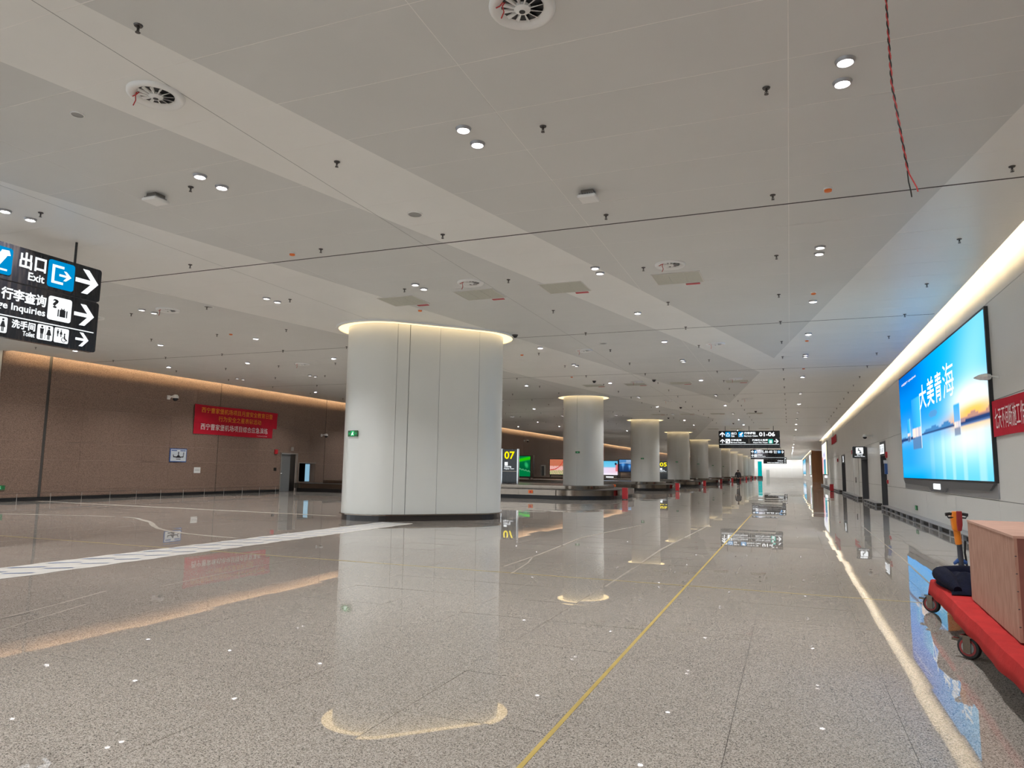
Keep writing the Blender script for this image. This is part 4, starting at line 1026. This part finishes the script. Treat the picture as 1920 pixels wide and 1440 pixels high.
for ri, (y, kind) in enumerate(rows):
    for ci, x in enumerate(LX):
        if near_col(x, y): continue
        o = dn if first else copy_tree(dn); first = False
        o.location = (x, y, HC)
        if y > 20: o.scale = (1, 1, 1.4)
        which = {0: 'lit nearer lamp of a pair', 1: 'lit farther lamp of a pair', 2: 'lit single ceiling lamp'}[kind]
        tag(o, f'{which}, {ORD[ri]} row of downlights out, {ord_col(ci)}', 'downlight', 'recessed ceiling downlights')
        if kind in (0, 2):
            area_light('lamp_light', (x, y+(0.21 if kind == 0 else 0), HC-0.006), (0, 0, 0), 0.12, 0.12, LAMP, LCOL, None, 'DISK', 118)
for y in (1.07, -5.2, -11.4):            # lamp rows over and behind the camera
    for ci, x in enumerate(LX):
        area_light('lamp_light', (x, y, HC-0.006), (0, 0, 0), 0.12, 0.12, LAMP, LCOL, None, 'DISK', 118)
for k in range(13):                       # the far half of the hall
    y = 72+12.4*k
    for x in (0.64, -4.6, -15.5, -22):
        o = copy_tree(dn); o.location = (x, y, HC); o.scale = (1, 1, 1.4)
        tag(o, f'tiny far downlight, {ORD[k]} row beyond the hanging signs, {"nearest" if x > 0 else "second" if x > -5 else "third" if x > -16 else "fourth"} from the white wall', 'downlight', 'recessed ceiling downlights')
        area_light('lamp_light', (x, y, HC-0.006), (0, 0, 0), 0.12, 0.12, LAMP*(2.6 if y < 120 else 5.0), LCOL, None, 'DISK', 118)

for k in range(8):                        # lamps added only to brighten the end wall
    area_light('lamp_light', (-24+3.9*k, YF-3.0, HC-0.006), (R(35), 0, 0), 0.2, 0.2, 150, LCOL, None, 'DISK', 150)

# sprinklers
sp = empty('sprinkler')
MB().lathe([(0.0, 0.0), (0.042, -0.002), (0.036, -0.014), (0.016, -0.016), (0.0, -0.016)], 14).build('escutcheon', mt['bronze'], sp, smooth=True)
MB().lathe([(0.012, -0.016), (0.012, -0.042), (0.006, -0.044), (0.006, -0.075), (0.0, -0.075)], 10).build('body', mt['bronze'], sp)
MB().tube([(0.012, 0, -0.04), (0.017, 0, -0.058), (0.004, 0, -0.076)], 0.003, 5).tube([(-0.012, 0, -0.04), (-0.017, 0, -0.058), (-0.004, 0, -0.076)], 0.003, 5).build('yoke', mt['bronze'], sp)
MB().lathe([(0.0, -0.079), (0.024, -0.077), (0.024, -0.074), (0.0, -0.074)], 12).build('deflector', mt['bronze'], sp)
SX = [2.88, -0.11, -2.64, -5.59, -8.18, -11.43, -14.1, -16.8, -19.6, -22.4, -25.2]
first = True
for ri in range(19):
    y = 4.45+3.15*ri
    for ci, x in enumerate(SX):
        if near_col(x, y) or not inside_view(x, y, HC): continue
        o = sp if first else copy_tree(sp); first = False
        o.location = (x, y, HC)
        tag(o, f'small dark pendent sprinkler head, {ORD[ri]} row out, {ORD[ci]} from the white wall', 'sprinkler', 'ceiling sprinkler heads')

# jet diffusers with a scrap of red wire
jd = empty('air_diffuser')
MB().lathe([(0.300, 0.0), (0.298, -0.022), (0.285, -0.040), (0.262, -0.046), (0.215, -0.026), (0.19, -0.004)], 32, caps=False).build('outer_ring', mt['white'], jd, smooth=True)
MB().lathe([(0.0, -0.002), (0.195, -0.002)], 28, caps=False).build('dark_throat', mt['black'], jd)
for k in range(12):
    a = 2*math.pi*k/12; ca_, sa_ = math.cos(a), math.sin(a); n_ = (-sa_, ca_)
    v = [(0.06*ca_-0.004*n_[0], 0.06*sa_-0.004*n_[1], -0.030), (0.19*ca_-0.004*n_[0], 0.19*sa_-0.004*n_[1], -0.022), (0.19*ca_+0.03*n_[0], 0.19*sa_+0.03*n_[1], -0.003), (0.06*ca_+0.012*n_[0], 0.06*sa_+0.012*n_[1], -0.003),
         (0.06*ca_+0.004*n_[0], 0.06*sa_+0.004*n_[1], -0.030), (0.19*ca_+0.004*n_[0], 0.19*sa_+0.004*n_[1], -0.022)]
    MB().add(v, [(0,1,5,4), (4,5,2,3), (0,3,2,1)]).build('vane', mt['white'], jd)
hb = MB().lathe([(0.078, -0.004), (0.075, -0.030), (0.045, -0.050), (0.0, -0.050)], 20, caps=False).build('hub', mt['white'], jd, smooth=True)
MB().lathe([(0.0, -0.054), (0.028, -0.052), (0.028, -0.0495)], 14, caps=False).build('hub_hole', mt['black'], hb)
MB().tube([(-0.12, -0.12, -0.01), (-0.13, -0.15, -0.06), (-0.11, -0.16, -0.13), (-0.13, -0.17, -0.19)], 0.006, 6).tube([(-0.13, -0.14, -0.02), (-0.17, -0.12, -0.035), (-0.20, -0.13, -0.05)], 0.006, 6).build('red_wire_scrap', mt['wire_r'], jd)
first = True
for ri, y in enumerate((5.45, 13.86, 23.2, 32.3, 41.5)):
    for ci, x in enumerate((-2.1, -6.48)):
        o = jd if first else copy_tree(jd); first = False
        o.location = (x, y, HC); o.rotation_euler = (0, 0, 0)
        tag(o, f'round white jet air diffuser with red wire, {ORD[ri]} from the camera in the {"right" if ci == 0 else "left"} line', 'air diffuser', 'round ceiling diffusers')
first = True
for ri, (x, y) in enumerate(((-15.4, 13.85), (-18.3, 13.9), (-15.4, 23.2), (-18.3, 23.2))):
    o = copy_tree(jd); o.location = (x, y, HC); tag(o, f'round white jet air diffuser over the brown wall side, {ORD[ri]} from the camera', 'air diffuser', 'round ceiling diffusers')

# return air grilles with a red tag
rg = empty('return_grille')
MB().box(-0.50, -0.44, -0.010, 0.50, -0.42, 0.0).box(-0.50, 0.42, -0.010, 0.50, 0.44, 0.0).box(-0.50, -0.42, -0.010, -0.48, 0.42, 0.0).box(0.48, -0.42, -0.010, 0.50, 0.42, 0.0).build('frame', mt['offwhite'], rg)
for k in range(3):
    MB().box(-0.48+k*0.3213, -0.42, -0.005, -0.48+k*0.3213+0.316, 0.42, -0.001).build('mesh_panel', mt['grille'], rg)
MB().box(0.10, 0.50, -0.012, 0.40, 0.60, -0.001).build('red_tag', mt['redtag'], rg)
first = True
for ri, y in enumerate((14.93, 33.3, 51.7, 70.1)):
    for ci, x in enumerate((-2.1, -4.62, -6.73, -8.8)):
        o = rg if first else copy_tree(rg); first = False
        o.location = (x, y, HC)
        tag(o, f'square olive mesh ceiling grille, {ORD[ri]} row out, {ORD[ci]} from the white wall', 'grille', 'ceiling return grilles')

# smoke detectors
sd = empty('smoke_detector')
MB().lathe([(0.060, 0.0), (0.060, -0.022), (0.050, -0.026)], 20, caps=False).build('base', mt['white'], sd, smooth=True)
MB().lathe([(0.054, -0.022), (0.050, -0.050), (0.030, -0.058), (0.0, -0.058)], 20, caps=False).build('orange_cover', mt['orange'], sd, smooth=True)
first = True
for ri, (x, y) in enumerate(((0.64, 10.75), (-8.87, 10.78), (0.63, 17.1), (-8.87, 15.9), (-16.25, 17.06), (-8.84, 23.4), (0.62, 23.3), (0.63, 29.6), (-16.2, 29.6), (-8.85, 29.7))):
    o = sd if first else copy_tree(sd); first = False
    o.location = (x, y, HC)
    where = ['nearest the camera on the right', 'left of the round loudspeaker', 'second on the right', 'above the oval column front', 'over the brown wall side', 'right of the oval column', 'third on the right', 'fourth on the right', 'far over the brown wall side', 'beyond the oval column'][ri]
    tag(o, f'orange capped smoke detector, {where}', 'smoke detector', 'ceiling smoke detectors')
# access points
ap = empty('access_point')
MB().box(-0.09, -0.09, -0.05, 0.09, 0.09, 0.0).build('bracket', mt['steel_dk'], ap)
for k in range(7): MB().box(-0.115+k*0.035, -0.11, -0.075, -0.105+k*0.035, 0.11, -0.05).build('heat_sink_fin', mt['grey'], ap)
MB().box(-0.14, -0.14, -0.125, 0.14, 0.14, -0.075).build('cover', mt['white'], ap, bevel=0.02)
ap.location = (-8.94, 7.66, HC); tag(ap, 'square white wireless access point on the left beside the downlight pair', 'access point', 'wireless access points')
o = copy_tree(ap); o.location = (-2.66, 9.74, HC); tag(o, 'square white wireless access point in the middle of the ceiling', 'access point', 'wireless access points')
# loudspeakers
spk = empty('ceiling_speaker')
MB().lathe([(0.125, 0.0), (0.125, -0.012), (0.108, -0.014)], 24, caps=False).build('rim', mt['white'], spk, smooth=True)
MB().lathe([(0.0, -0.009), (0.110, -0.009)], 24, caps=False).build('grille', mt['grey'], spk)
for i, (x, y, t_) in enumerate(((-5.56, 9.7, 'in the near white band'), (-5.53, 22.1, 'in the white band further off'), (-14.05, 13.9, 'over the brown wall side'), (-7.74, 5.46, 'small one at the upper left'))):
    o = spk if i == 0 else copy_tree(spk); o.location = (x, y, HC)
    if i == 3: o.scale = (0.6, 0.6, 1)
    tag(o, f'round grey ceiling loudspeaker {t_}', 'loudspeaker', 'ceiling loudspeakers')
# small black domes further off
dm = empty('ceiling_camera')
MB().lathe([(0.09, 0.0), (0.09, -0.03), (0.075, -0.035)], 18, caps=False).build('base', mt['bronze'], dm, smooth=True)
MB().lathe([(0.075, -0.03), (0.06, -0.075), (0.03, -0.095), (0.0, -0.10)], 18, caps=False).build('dome', mt['glassy'], dm, smooth=True)
for i, (x, y) in enumerate(((-7.75, 19.9), (-8.3, 31.5), (-5.6, 31.8), (-6.4, 46.0), (-2.0, 50.0), (-8.6, 55.0), (-4.3, 62.0))):
    o = dm if i == 0 else copy_tree(dm); o.location = (x, y, HC)
    tag(o, f'small black dome camera on the ceiling, {ORD[i]} from the camera', 'camera', 'black ceiling domes')
# twisted red and black wire hanging down
tw = empty('hanging_wire', (0.58, 4.0, HC)); tag(tw, 'twisted red and black wire hanging from the ceiling at upper right', 'wire')
for k, (mk, ph) in enumerate((('wire_r', 0), ('wire_k', math.pi))):
    pts = []
    for i in range(181):
        t_ = i/180; z = -2.55*t_; a = ph+2*math.pi*27*t_; rr = 0.0036
        bx = -0.02*math.sin(3.0*t_)+0.055*max(0, t_-0.80)/0.2*0.8; 
        pts.append((bx+rr*math.cos(a), rr*math.sin(a), z))
    e_ = pts[-1]
    if k == 0: pts += [(e_[0]+0.012, e_[1], e_[2]-0.03), (e_[0]+0.03, e_[1], e_[2]-0.075), (e_[0]+0.035, e_[1], e_[2]-0.10)]
    else: pts += [(e_[0]+0.002, e_[1], e_[2]-0.04), (e_[0]+0.010, e_[1], e_[2]-0.09), (e_[0]+0.013, e_[1], e_[2]-0.125)]
    MB().tube(pts, 0.0036, 6).build('red_strand' if k == 0 else 'black_strand', mt[mk], tw, smooth=True)

# ================================================================== ON THE FLOOR
tl = MB().box(-1.33, 2.4, 0.0008, -1.30, 27.2, 0.0022).build('floor_tape', mt['tape']); tag(tl, 'long yellow tape line running straight down the walkway floor', 'tape', 'yellow floor tapes')
tl = MB().box(-15.5, 9.735, 0.0008, 1.62, 9.755, 0.0020).build('floor_tape', mt['tape']); tag(tl, 'thin yellow tape line crossing the floor from side to side', 'tape', 'yellow floor tapes')
fs = empty('film_strip', (-9.92, 6.0, 0)); tag(fs, 'strip of white protective film with blue print on the floor toward the oval column', 'film')
n_ = 60; v = []; f = []
for i in range(n_+1):
    y = 10.9*i/n_; e1 = 0.02*math.sin(7*y)+0.015*math.sin(17*y)
    sh_ = 0.12*math.sin(0.25*y)
    v += [(-0.50+e1+sh_*0.2, y, 0.0025), (0.0, y, 0.004+0.002*math.sin(5*y)), (0.50-e1, y, 0.0025)]
for i in range(n_): f += [(i*3, i*3+1, i*3+4, i*3+3), (i*3+1, i*3+2, i*3+5, i*3+4)]
MB().add(v, f).build('film', mt['film'], fs)
for i in range(19):
    y = 0.3+0.56*i
    MB().add([(-0.38, y, 0.0075), (-0.05, y+0.30, 0.0075), (-0.05, y+0.36, 0.0075), (-0.38, y+0.06, 0.0075)], [(0,1,2,3)]).add([(0.08, y+0.18, 0.0075), (0.36, y+0.42, 0.0075), (0.36, y+0.475, 0.0075), (0.08, y+0.235, 0.0075)], [(0,1,2,3)]).build('printed_mark', mt['filmprint'], fs)
def trail(pts, wd, label):
    v = []; f = []
    for i, p in enumerate(pts):
        a = Vector(pts[max(0, i-1)]); b_ = Vector(pts[min(len(pts)-1, i+1)]); d = (b_-a).normalized(); wv = wd*(0.8+0.4*random.random())
        v += [(p[0]-d.y*wv, p[1]+d.x*wv, 0.0014), (p[0]+d.y*wv, p[1]-d.x*wv, 0.0014)]
    for i in range(len(pts)-1): f.append((i*2, i*2+1, i*2+3, i*2+2))
    o = MB().add(v, f).build('dust_trail', mt['dust']); tag(o, label, 'dust', kind='stuff')
trail([(-26.8+0.5*i, 18.75-0.02*i+0.02*math.sin(i), ) for i in range(29)], 0.10, 'pale straight dust line on the floor left of the oval column')
cv = [(-22.5, 13.4), (-20.9, 13.75), (-19.5, 14.2), (-18.1, 14.55), (-17.0, 14.6), (-16.2, 14.2), (-15.3, 13.7), (-14.4, 13.0), (-13.5, 12.4), (-12.4, 11.95), (-11.4, 11.75), (-10.5, 11.65)]
cs = []
for i in range(len(cv)-1):
    p0, p1, p2, p3 = [Vector(cv[max(0, min(len(cv)-1, i+k))]) for k in (-1, 0, 1, 2)]
    for s_ in range(5):
        t_ = s_/5; q = 0.5*((2*p1)+(p2-p0)*t_+(2*p0-5*p1+4*p2-p3)*t_*t_+(3*p1-p0-3*p2+p3)*t_**3); cs.append((q.x, q.y))
trail(cs, 0.06, 'curved pale dust trail on the floor near the brown wall')

for pts, wd, t_ in (([(-4.15, 10.33), (-4.17, 12.01), (-4.36, 15.45), (-3.89, 19.71)], 0.035, 'faint pale scuff line on the floor right of the oval column'),
                   ([(-2.27, 9.18), (-2.29, 10.78), (-2.35, 13.96), (-2.15, 20.81)], 0.03, 'faint pale scuff line on the floor beside the long yellow tape'),
                   ([(-7.09, 4.71), (-7.26, 5.36), (-7.53, 6.2)], 0.022, 'short pale scuff mark on the floor at the lower left edge'),
                   ([(-6.6, 4.39), (-7.02, 5.54)], 0.016, 'second short pale scuff mark at the lower left edge'),
                   ([(-7.23, 6.69), (-7.44, 8.61), (-7.48, 10.21)], 0.012, 'thin pale scuff line on the floor below the film strip'),
                   ([(-3.78, 9.71), (-3.97, 10.92), (-4.18, 11.75)], 0.025, 'short curved scuff mark crossing the yellow cross tape'),
                   ([(1.92, 23.36), (1.85, 14.83), (1.75, 10.73)], 0.02, 'long pale scuff line on the floor near the white wall')):
    fine = []
    for i in range(len(pts)-1):
        for k in range(8): fine.append((pts[i][0]+(pts[i+1][0]-pts[i][0])*k/8, pts[i][1]+(pts[i+1][1]-pts[i][1])*k/8))
    trail(fine+[pts[-1]], wd*0.6, t_)

# ---- long trolley with red cloth, crate, blanket and pallet truck
ct = empty('trolley', (0, 0, 0)); ct.location = (1.26, 4.0, 0); ct.rotation_euler = (0, 0, R(-2)); tag(ct, 'long low flat trolley on black castors under the red cloth', 'trolley')
MB().box(0.02, 0.0, 0.235, 1.25, 5.15, 0.335).build('deck', mt['steel_dk'], ct)
MB().box(0.06, 0.05, 0.19, 0.12, 5.2, 0.235).box(1.15, 0.05, 0.19, 1.21, 5.2, 0.235).build('frame_rails', mt['steel_dk'], ct)
for wx in (-0.025, 1.18):
    for wy in (0.35, 3.0, 5.12):
        ca_ = empty('castor', (wx, wy, 0), R(52)); ca_.parent = ct
        wl_ = MB().lathe([(0.0, -0.025), (0.06, -0.025), (0.085, -0.022), (0.092, -0.012), (0.092, 0.012), (0.085, 0.022), (0.06, 0.025), (0.0, 0.025)], 22)
        w_o = wl_.build('wheel', mt['rubber'], ca_, smooth=True); w_o.matrix_local = Matrix.Translation((0, 0, 0.092)) @ Matrix.Rotation(R(90), 4, 'Y')
        rm_ = MB().lathe([(0.052, -0.027), (0.068, -0.027), (0.068, 0.027), (0.052, 0.027)], 22, caps=False).build('rim', mt['darkred'], ca_, smooth=True); rm_.matrix_local = Matrix.Translation((0, 0, 0.092)) @ Matrix.Rotation(R(90), 4, 'Y')
        hb_ = MB().lathe([(0.0, -0.030), (0.05, -0.028), (0.05, 0.028), (0.0, 0.030)], 16).build('hub', mt['grey'], ca_, smooth=True); hb_.matrix_local = Matrix.Translation((0, 0, 0.092)) @ Matrix.Rotation(R(90), 4, 'Y')
        MB().box(-0.04, -0.03, 0.05, -0.034, 0.03, 0.19).box(0.034, -0.03, 0.05, 0.04, 0.03, 0.19).box(-0.05, -0.05, 0.175, 0.05, 0.05, 0.19).build('fork', mt['steel'], ca_)
        MB().box(-0.02, 0.05, 0.13, 0.02, 0.13, 0.15).build('brake_pedal', mt['steel'], ca_)
rcl = empty('red_cloth', (1.26, 4.0, 0), R(-2)); tag(rcl, 'bright red cloth draped over the long trolley', 'cloth')
# cross-section rows: skirt bottom, skirt middle, edge, top...
nY = 70; v = []; f = []; NX = 16
for i in range(nY+1):
    y = -0.03+5.21*i/nY
    fold = 0.006*math.sin(y*4.3)+0.004*math.sin(y*11+1)
    bot = 0.21+0.006*math.sin(y*2.1)+0.004*math.sin(y*5.7)
    row = [(-0.045-fold*1.2, bot), (-0.034-fold, bot*0.5+0.17), (-0.018-fold*0.5, 0.342), (0.0, 0.352)]
    for k in range(1, 10): row.append((0.14*k, 0.350+0.004*math.sin(9*y+k)+0.003*math.sin(23*y+2*k)))
    row += [(1.275, 0.352), (1.30+fold*0.5, 0.335), (1.315+fold, 0.26), (1.325+fold*1.2, bot)]
    for q in row: v.append((q[0], y, q[1]))
NX = len(row)
for i in range(nY):
    for k in range(NX-1): f.append((i*NX+k, i*NX+k+1, (i+1)*NX+k+1, (i+1)*NX+k))
# far end skirt
b0 = len(v)
for k in range(NX):
    x_, z_ = row[k]; v.append((x_, 5.20+0.01*math.sin(3*k), min(z_, 0.18+0.015*math.sin(2*k))))
for k in range(NX-1): f.append((nY*NX+k, nY*NX+k+1, b0+k+1, b0+k))
rc_o = MB().add(v, f).build('drape', mt['redcloth'], rcl, smooth=True); rc_o.modifiers.new('thickness', 'SOLIDIFY').thickness = 0.004
cr_ = empty('crate', (1.445, 5.95, 0.364), R(-3)); tag(cr_, 'large pinkish plywood crate standing on the red cloth', 'crate')
CH, CLY, CLX = 0.705, 1.88, 1.05
MB().box(0, 0, 0, 0.018, CLY, CH).build('side_board', mt['ply'], cr_)
MB().box(CLX-0.018, 0, 0, CLX, CLY, CH).build('side_board', mt['ply'], cr_)
MB().box(0.018, -0.0, 0, CLX-0.018, 0.018, CH).build('end_board', mt['ply_end'], cr_)
MB().box(0.018, CLY-0.018, 0, CLX-0.018, CLY, CH).build('end_board', mt['ply_end'], cr_)
MB().box(-0.004, -0.008, CH, CLX+0.004, CLY+0.004, CH+0.018).build('lid', mt['ply_top'], cr_)
MB().box(0.018, 0.018, 0, CLX-0.018, CLY-0.018, 0.018).build('bottom_board', mt['ply_end'], cr_)
for k in range(5):
    MB().box(-0.001, -0.003, 0.10+0.12*k, 0.010, 0.004, 0.106+0.12*k).build('nail_mark', mt['ink'], cr_)
MB().box(0.35, 1.05, CH+0.018, 0.50, 1.10, CH+0.0195).build('split_mark', mt['ply_end'], cr_)
# blanket: a folded heap made as one thick sheet
bkt = empty('blanket', (1.44, 8.02, 0.362), R(-2)); bkt.scale = (0.9, 1.0, 0.82); tag(bkt, 'crumpled navy blue blanket heaped on the end of the red cloth', 'blanket')
nu, nv = 30, 36; v = []; f = []
for j in range(nv+1):
    for i in range(nu+1):
        a, b_ = i/nu, j/nv
        e_ = min(1, 5.5*min(a, 1-a))*min(1, 5*min(b_, 1-b_)); e_ = math.sqrt(max(0, e_))
        h = 0.155+0.045*math.sin(3.2*a+4*b_)+0.03*math.sin(11*b_-5*a)+0.014*math.sin(23*a+9*b_)+0.008*math.sin(41*b_+13*a)
        h *= 0.75+0.35*(1-a)*0+0.35*b_*(1-b_)*2
        v.append((-0.03+0.80*a+0.03*math.sin(8*b_)*(1-a), 1.22*b_+0.03*math.sin(7*a), 0.002+h*e_))
for j in range(nv):
    for i in range(nu): k = j*(nu+1)+i; f.append((k, k+1, k+nu+2, k+nu+1))
MB().add(v, f).build('heap', mt['navy'], bkt, smooth=True)
rl_ = MB().tube([(0.02, 1.15, 0.065), (0.10, 1.19, 0.085), (0.30, 1.18, 0.10), (0.55, 1.16, 0.09), (0.75, 1.15, 0.07)], [0.05, 0.085, 0.095, 0.09, 0.05], 12).build('rolled_edge', mt['navy'], bkt, smooth=True)
rl_ = MB().tube([(0.04, 0.05, 0.05), (0.02, 0.35, 0.10), (0.0, 0.75, 0.12), (0.03, 1.10, 0.075)], [0.04, 0.085, 0.10, 0.06], 12).build('fold', mt['navy'], bkt, smooth=True)
# pallet truck: steering handle, mast, hydraulic unit
pt = empty('pallet_truck', (1.84, 9.80, 0)); pt.scale = (0.68, 0.8, 1.0); tag(pt, 'orange handled pallet truck standing behind the crate', 'pallet truck')
MB().tube([(0.03, 0.08, 0.30), (0.0, 0.0, 0.62), (-0.02, -0.03, 0.80)], [0.048, 0.042, 0.040], 10).build('lower_mast', mt['slate'], pt, smooth=True)
MB().tube([(-0.02, -0.03, 0.70), (-0.05, -0.05, 0.93)], [0.052, 0.055], 10).build('upper_mast', mt['orange_paint'], pt, smooth=True)
hd = MB().plate([(-0.11, 0.86), (-0.03, 0.84), (0.02, 0.90), (0.02, 1.08), (-0.10, 1.08), (-0.13, 0.99)], -0.11, -0.02).build('handle_head', mt['orange_paint'], pt, bevel=0.012)
MB().plate([(-0.045, 0.855), (0.015, 0.855), (0.035, 0.93), (0.035, 1.085), (-0.05, 1.085), (-0.055, 0.94)], -0.135, -0.111).build('head_cover', mt['darkred'], hd, bevel=0.008)
for s_ in (-1, 1):
    MB().tube([(-0.04+s_*0.04, -0.08, 1.045), (-0.04+s_*0.10, -0.085, 1.05), (-0.04+s_*0.17, -0.09, 1.04)], [0.014, 0.018, 0.020], 8).build('grip', mt['black'], pt, smooth=True)
    MB().tube([(-0.04+s_*0.05, -0.10, 1.01), (-0.04+s_*0.13, -0.11, 1.005), (-0.04+s_*0.145, -0.10, 1.03)], 0.011, 6).build('lever', mt['black'], pt, smooth=True)
MB().lathe([(0.075, 0.0), (0.075, 0.20), (0.055, 0.22), (0.055, 0.32), (0.0, 0.34)], 16, (0.05, 0.10, 0.12)).build('hydraulic_unit', mt['bronze'], pt, smooth=True)
MB().tube([(0.11, 0.05, 0.40), (0.07, 0.0, 0.60), (0.08, -0.02, 0.74)], 0.018, 6).build('release_rod', mt['black'], pt)
MB().tube([(-0.10, 0.0, 0.47), (-0.04, 0.03, 0.50), (0.10, 0.03, 0.49)], [0.02, 0.03, 0.03], 8).build('foot_pedal', mt['pic_blue'], pt, smooth=True)
MB().box(-0.04, -0.01, 0.38, 0.14, 0.04, 0.42).build('tie_plate', mt['orange_paint'], pt)
for s_ in (-1, 1):
    w_o = MB().lathe([(0.0, -0.03), (0.08, -0.03), (0.10, -0.02), (0.10, 0.02), (0.08, 0.03), (0.0, 0.03)], 20).build('steer_wheel', mt['rubber'], pt, smooth=True)
    w_o.matrix_local = Matrix.Translation((0.05+s_*0.06, 0.10, 0.10)) @ Matrix.Rotation(R(90), 4, 'Y')
for s_ in (-0.2, 0.3):
    MB().box(s_, 0.18, 0.06, s_+0.16, 1.30, 0.12).build('fork', mt['orange_paint'], pt)
MB().box(-0.2, 0.12, 0.06, 0.46, 0.22, 0.36).build('fork_carriage', mt['orange_paint'], pt)

# ---- the person walking far down the hall
pe = empty('person', (-4.95, 76.5, 0), R(8)); tag(pe, 'person in black jacket and trousers walking away down the hall', 'person')
def skin_mesh(name, joints, edges, mat, parent, sub=2):
    me = bpy.data.meshes.new(name); me.from_pydata([j[0] for j in joints], edges, [])
    ob = bpy.data.objects.new(name, me); C.objects.link(ob)
    ob.modifiers.new('skin', 'SKIN'); 
    if not me.skin_vertices: me.skin_vertices.new()
    for i, j in enumerate(joints):
        rr = j[1] if isinstance(j[1], tuple) else (j[1], j[1])
        me.skin_vertices[0].data[i].radius = rr
    me.skin_vertices[0].data[0].use_root = True
    sb = ob.modifiers.new('sub', 'SUBSURF'); sb.levels = sub; sb.render_levels = sub
    dg = bpy.context.evaluated_depsgraph_get(); dg.update()
    m2 = bpy.data.meshes.new_from_object(ob.evaluated_get(dg), depsgraph=dg); m2.name = name
    bpy.data.objects.remove(ob)
    m2.materials.clear(); m2.materials.append(mat)
    m2.polygons.foreach_set('use_smooth', [True]*len(m2.polygons))
    o = bpy.data.objects.new(name, m2); C.objects.link(o); o.parent = parent; return o
J = [((0,0,0.93),(0.15,0.11)), ((0,0,1.12),(0.14,0.10)), ((0,0.01,1.35),(0.17,0.11)), ((0,0.01,1.45),(0.08,0.07)), ((0,0.02,1.54),(0.055,0.055)), ((0,0.02,1.62),(0.085,0.095)), ((0,0.02,1.71),(0.075,0.085)),
     ((0.20,0.01,1.40),0.06), ((0.25,-0.05,1.14),0.045), ((0.24,0.06,0.90),0.034), ((0.235,0.09,0.80),(0.022,0.038)),
     ((-0.20,0.01,1.40),0.06), ((-0.26,0.03,1.14),0.045), ((-0.27,-0.10,0.92),0.034), ((-0.27,-0.13,0.82),(0.022,0.038)),
     ((0.09,0.0,0.86),0.085), ((0.09,0.16,0.48),0.058), ((0.09,0.20,0.09),0.04), ((0.09,0.31,0.035),(0.04,0.03)),
     ((-0.09,0.0,0.86),0.085), ((-0.09,-0.10,0.48),0.058), ((-0.09,-0.30,0.13),0.04), ((-0.09,-0.21,0.04),(0.04,0.03))]
Eg = [(0,1),(1,2),(2,3),(3,4),(4,5),(5,6),(3,7),(7,8),(8,9),(9,10),(3,11),(11,12),(12,13),(13,14),(0,15),(15,16),(16,17),(17,18),(0,19),(19,20),(20,21),(21,22)]
skin_mesh('body', J, Eg, mt['skin'], pe)
JJ = [((0,0,0.84),(0.19,0.145)), ((0,0,1.12),(0.175,0.13)), ((0,0.01,1.35),(0.20,0.14)), ((0,0.01,1.47),(0.10,0.09)), ((0.20,0.01,1.40),0.085), ((0.25,-0.05,1.14),0.068), ((0.242,0.05,0.92),0.055), ((-0.20,0.01,1.40),0.085), ((-0.26,0.03,1.14),0.068), ((-0.27,-0.09,0.94),0.055)]
skin_mesh('jacket', JJ, [(0,1),(1,2),(2,3),(3,4),(4,5),(5,6),(3,7),(7,8),(8,9)], mt['navyc'], pe)
JT = [((0,0,0.93),(0.17,0.13)), ((0.09,0.0,0.84),0.105), ((0.09,0.16,0.48),0.078), ((0.09,0.20,0.10),0.06), ((-0.09,0.0,0.84),0.105), ((-0.09,-0.10,0.48),0.078), ((-0.09,-0.29,0.14),0.06)]
skin_mesh('trousers', JT, [(0,1),(1,2),(2,3),(0,4),(4,5),(5,6)], mt['trouser'], pe)
skin_mesh('hair', [((0,-0.005,1.56),(0.075,0.06)), ((0,-0.005,1.65),(0.098,0.10)), ((0,0.0,1.73),(0.085,0.09))], [(0,1),(1,2)], mt['hair'], pe)
for s_, yy, zz, rx in ((0.09, 0.24, 0.0, 0), (-0.09, -0.26, 0.0, 0)):
    MB().plate(rrect(-0.045, 0.0, 0.045, 0.09, 0.03), -0.06, 0.20).build('shoe', mt['black'], pe, loc=(s_, yy-0.03, zz+0.002))
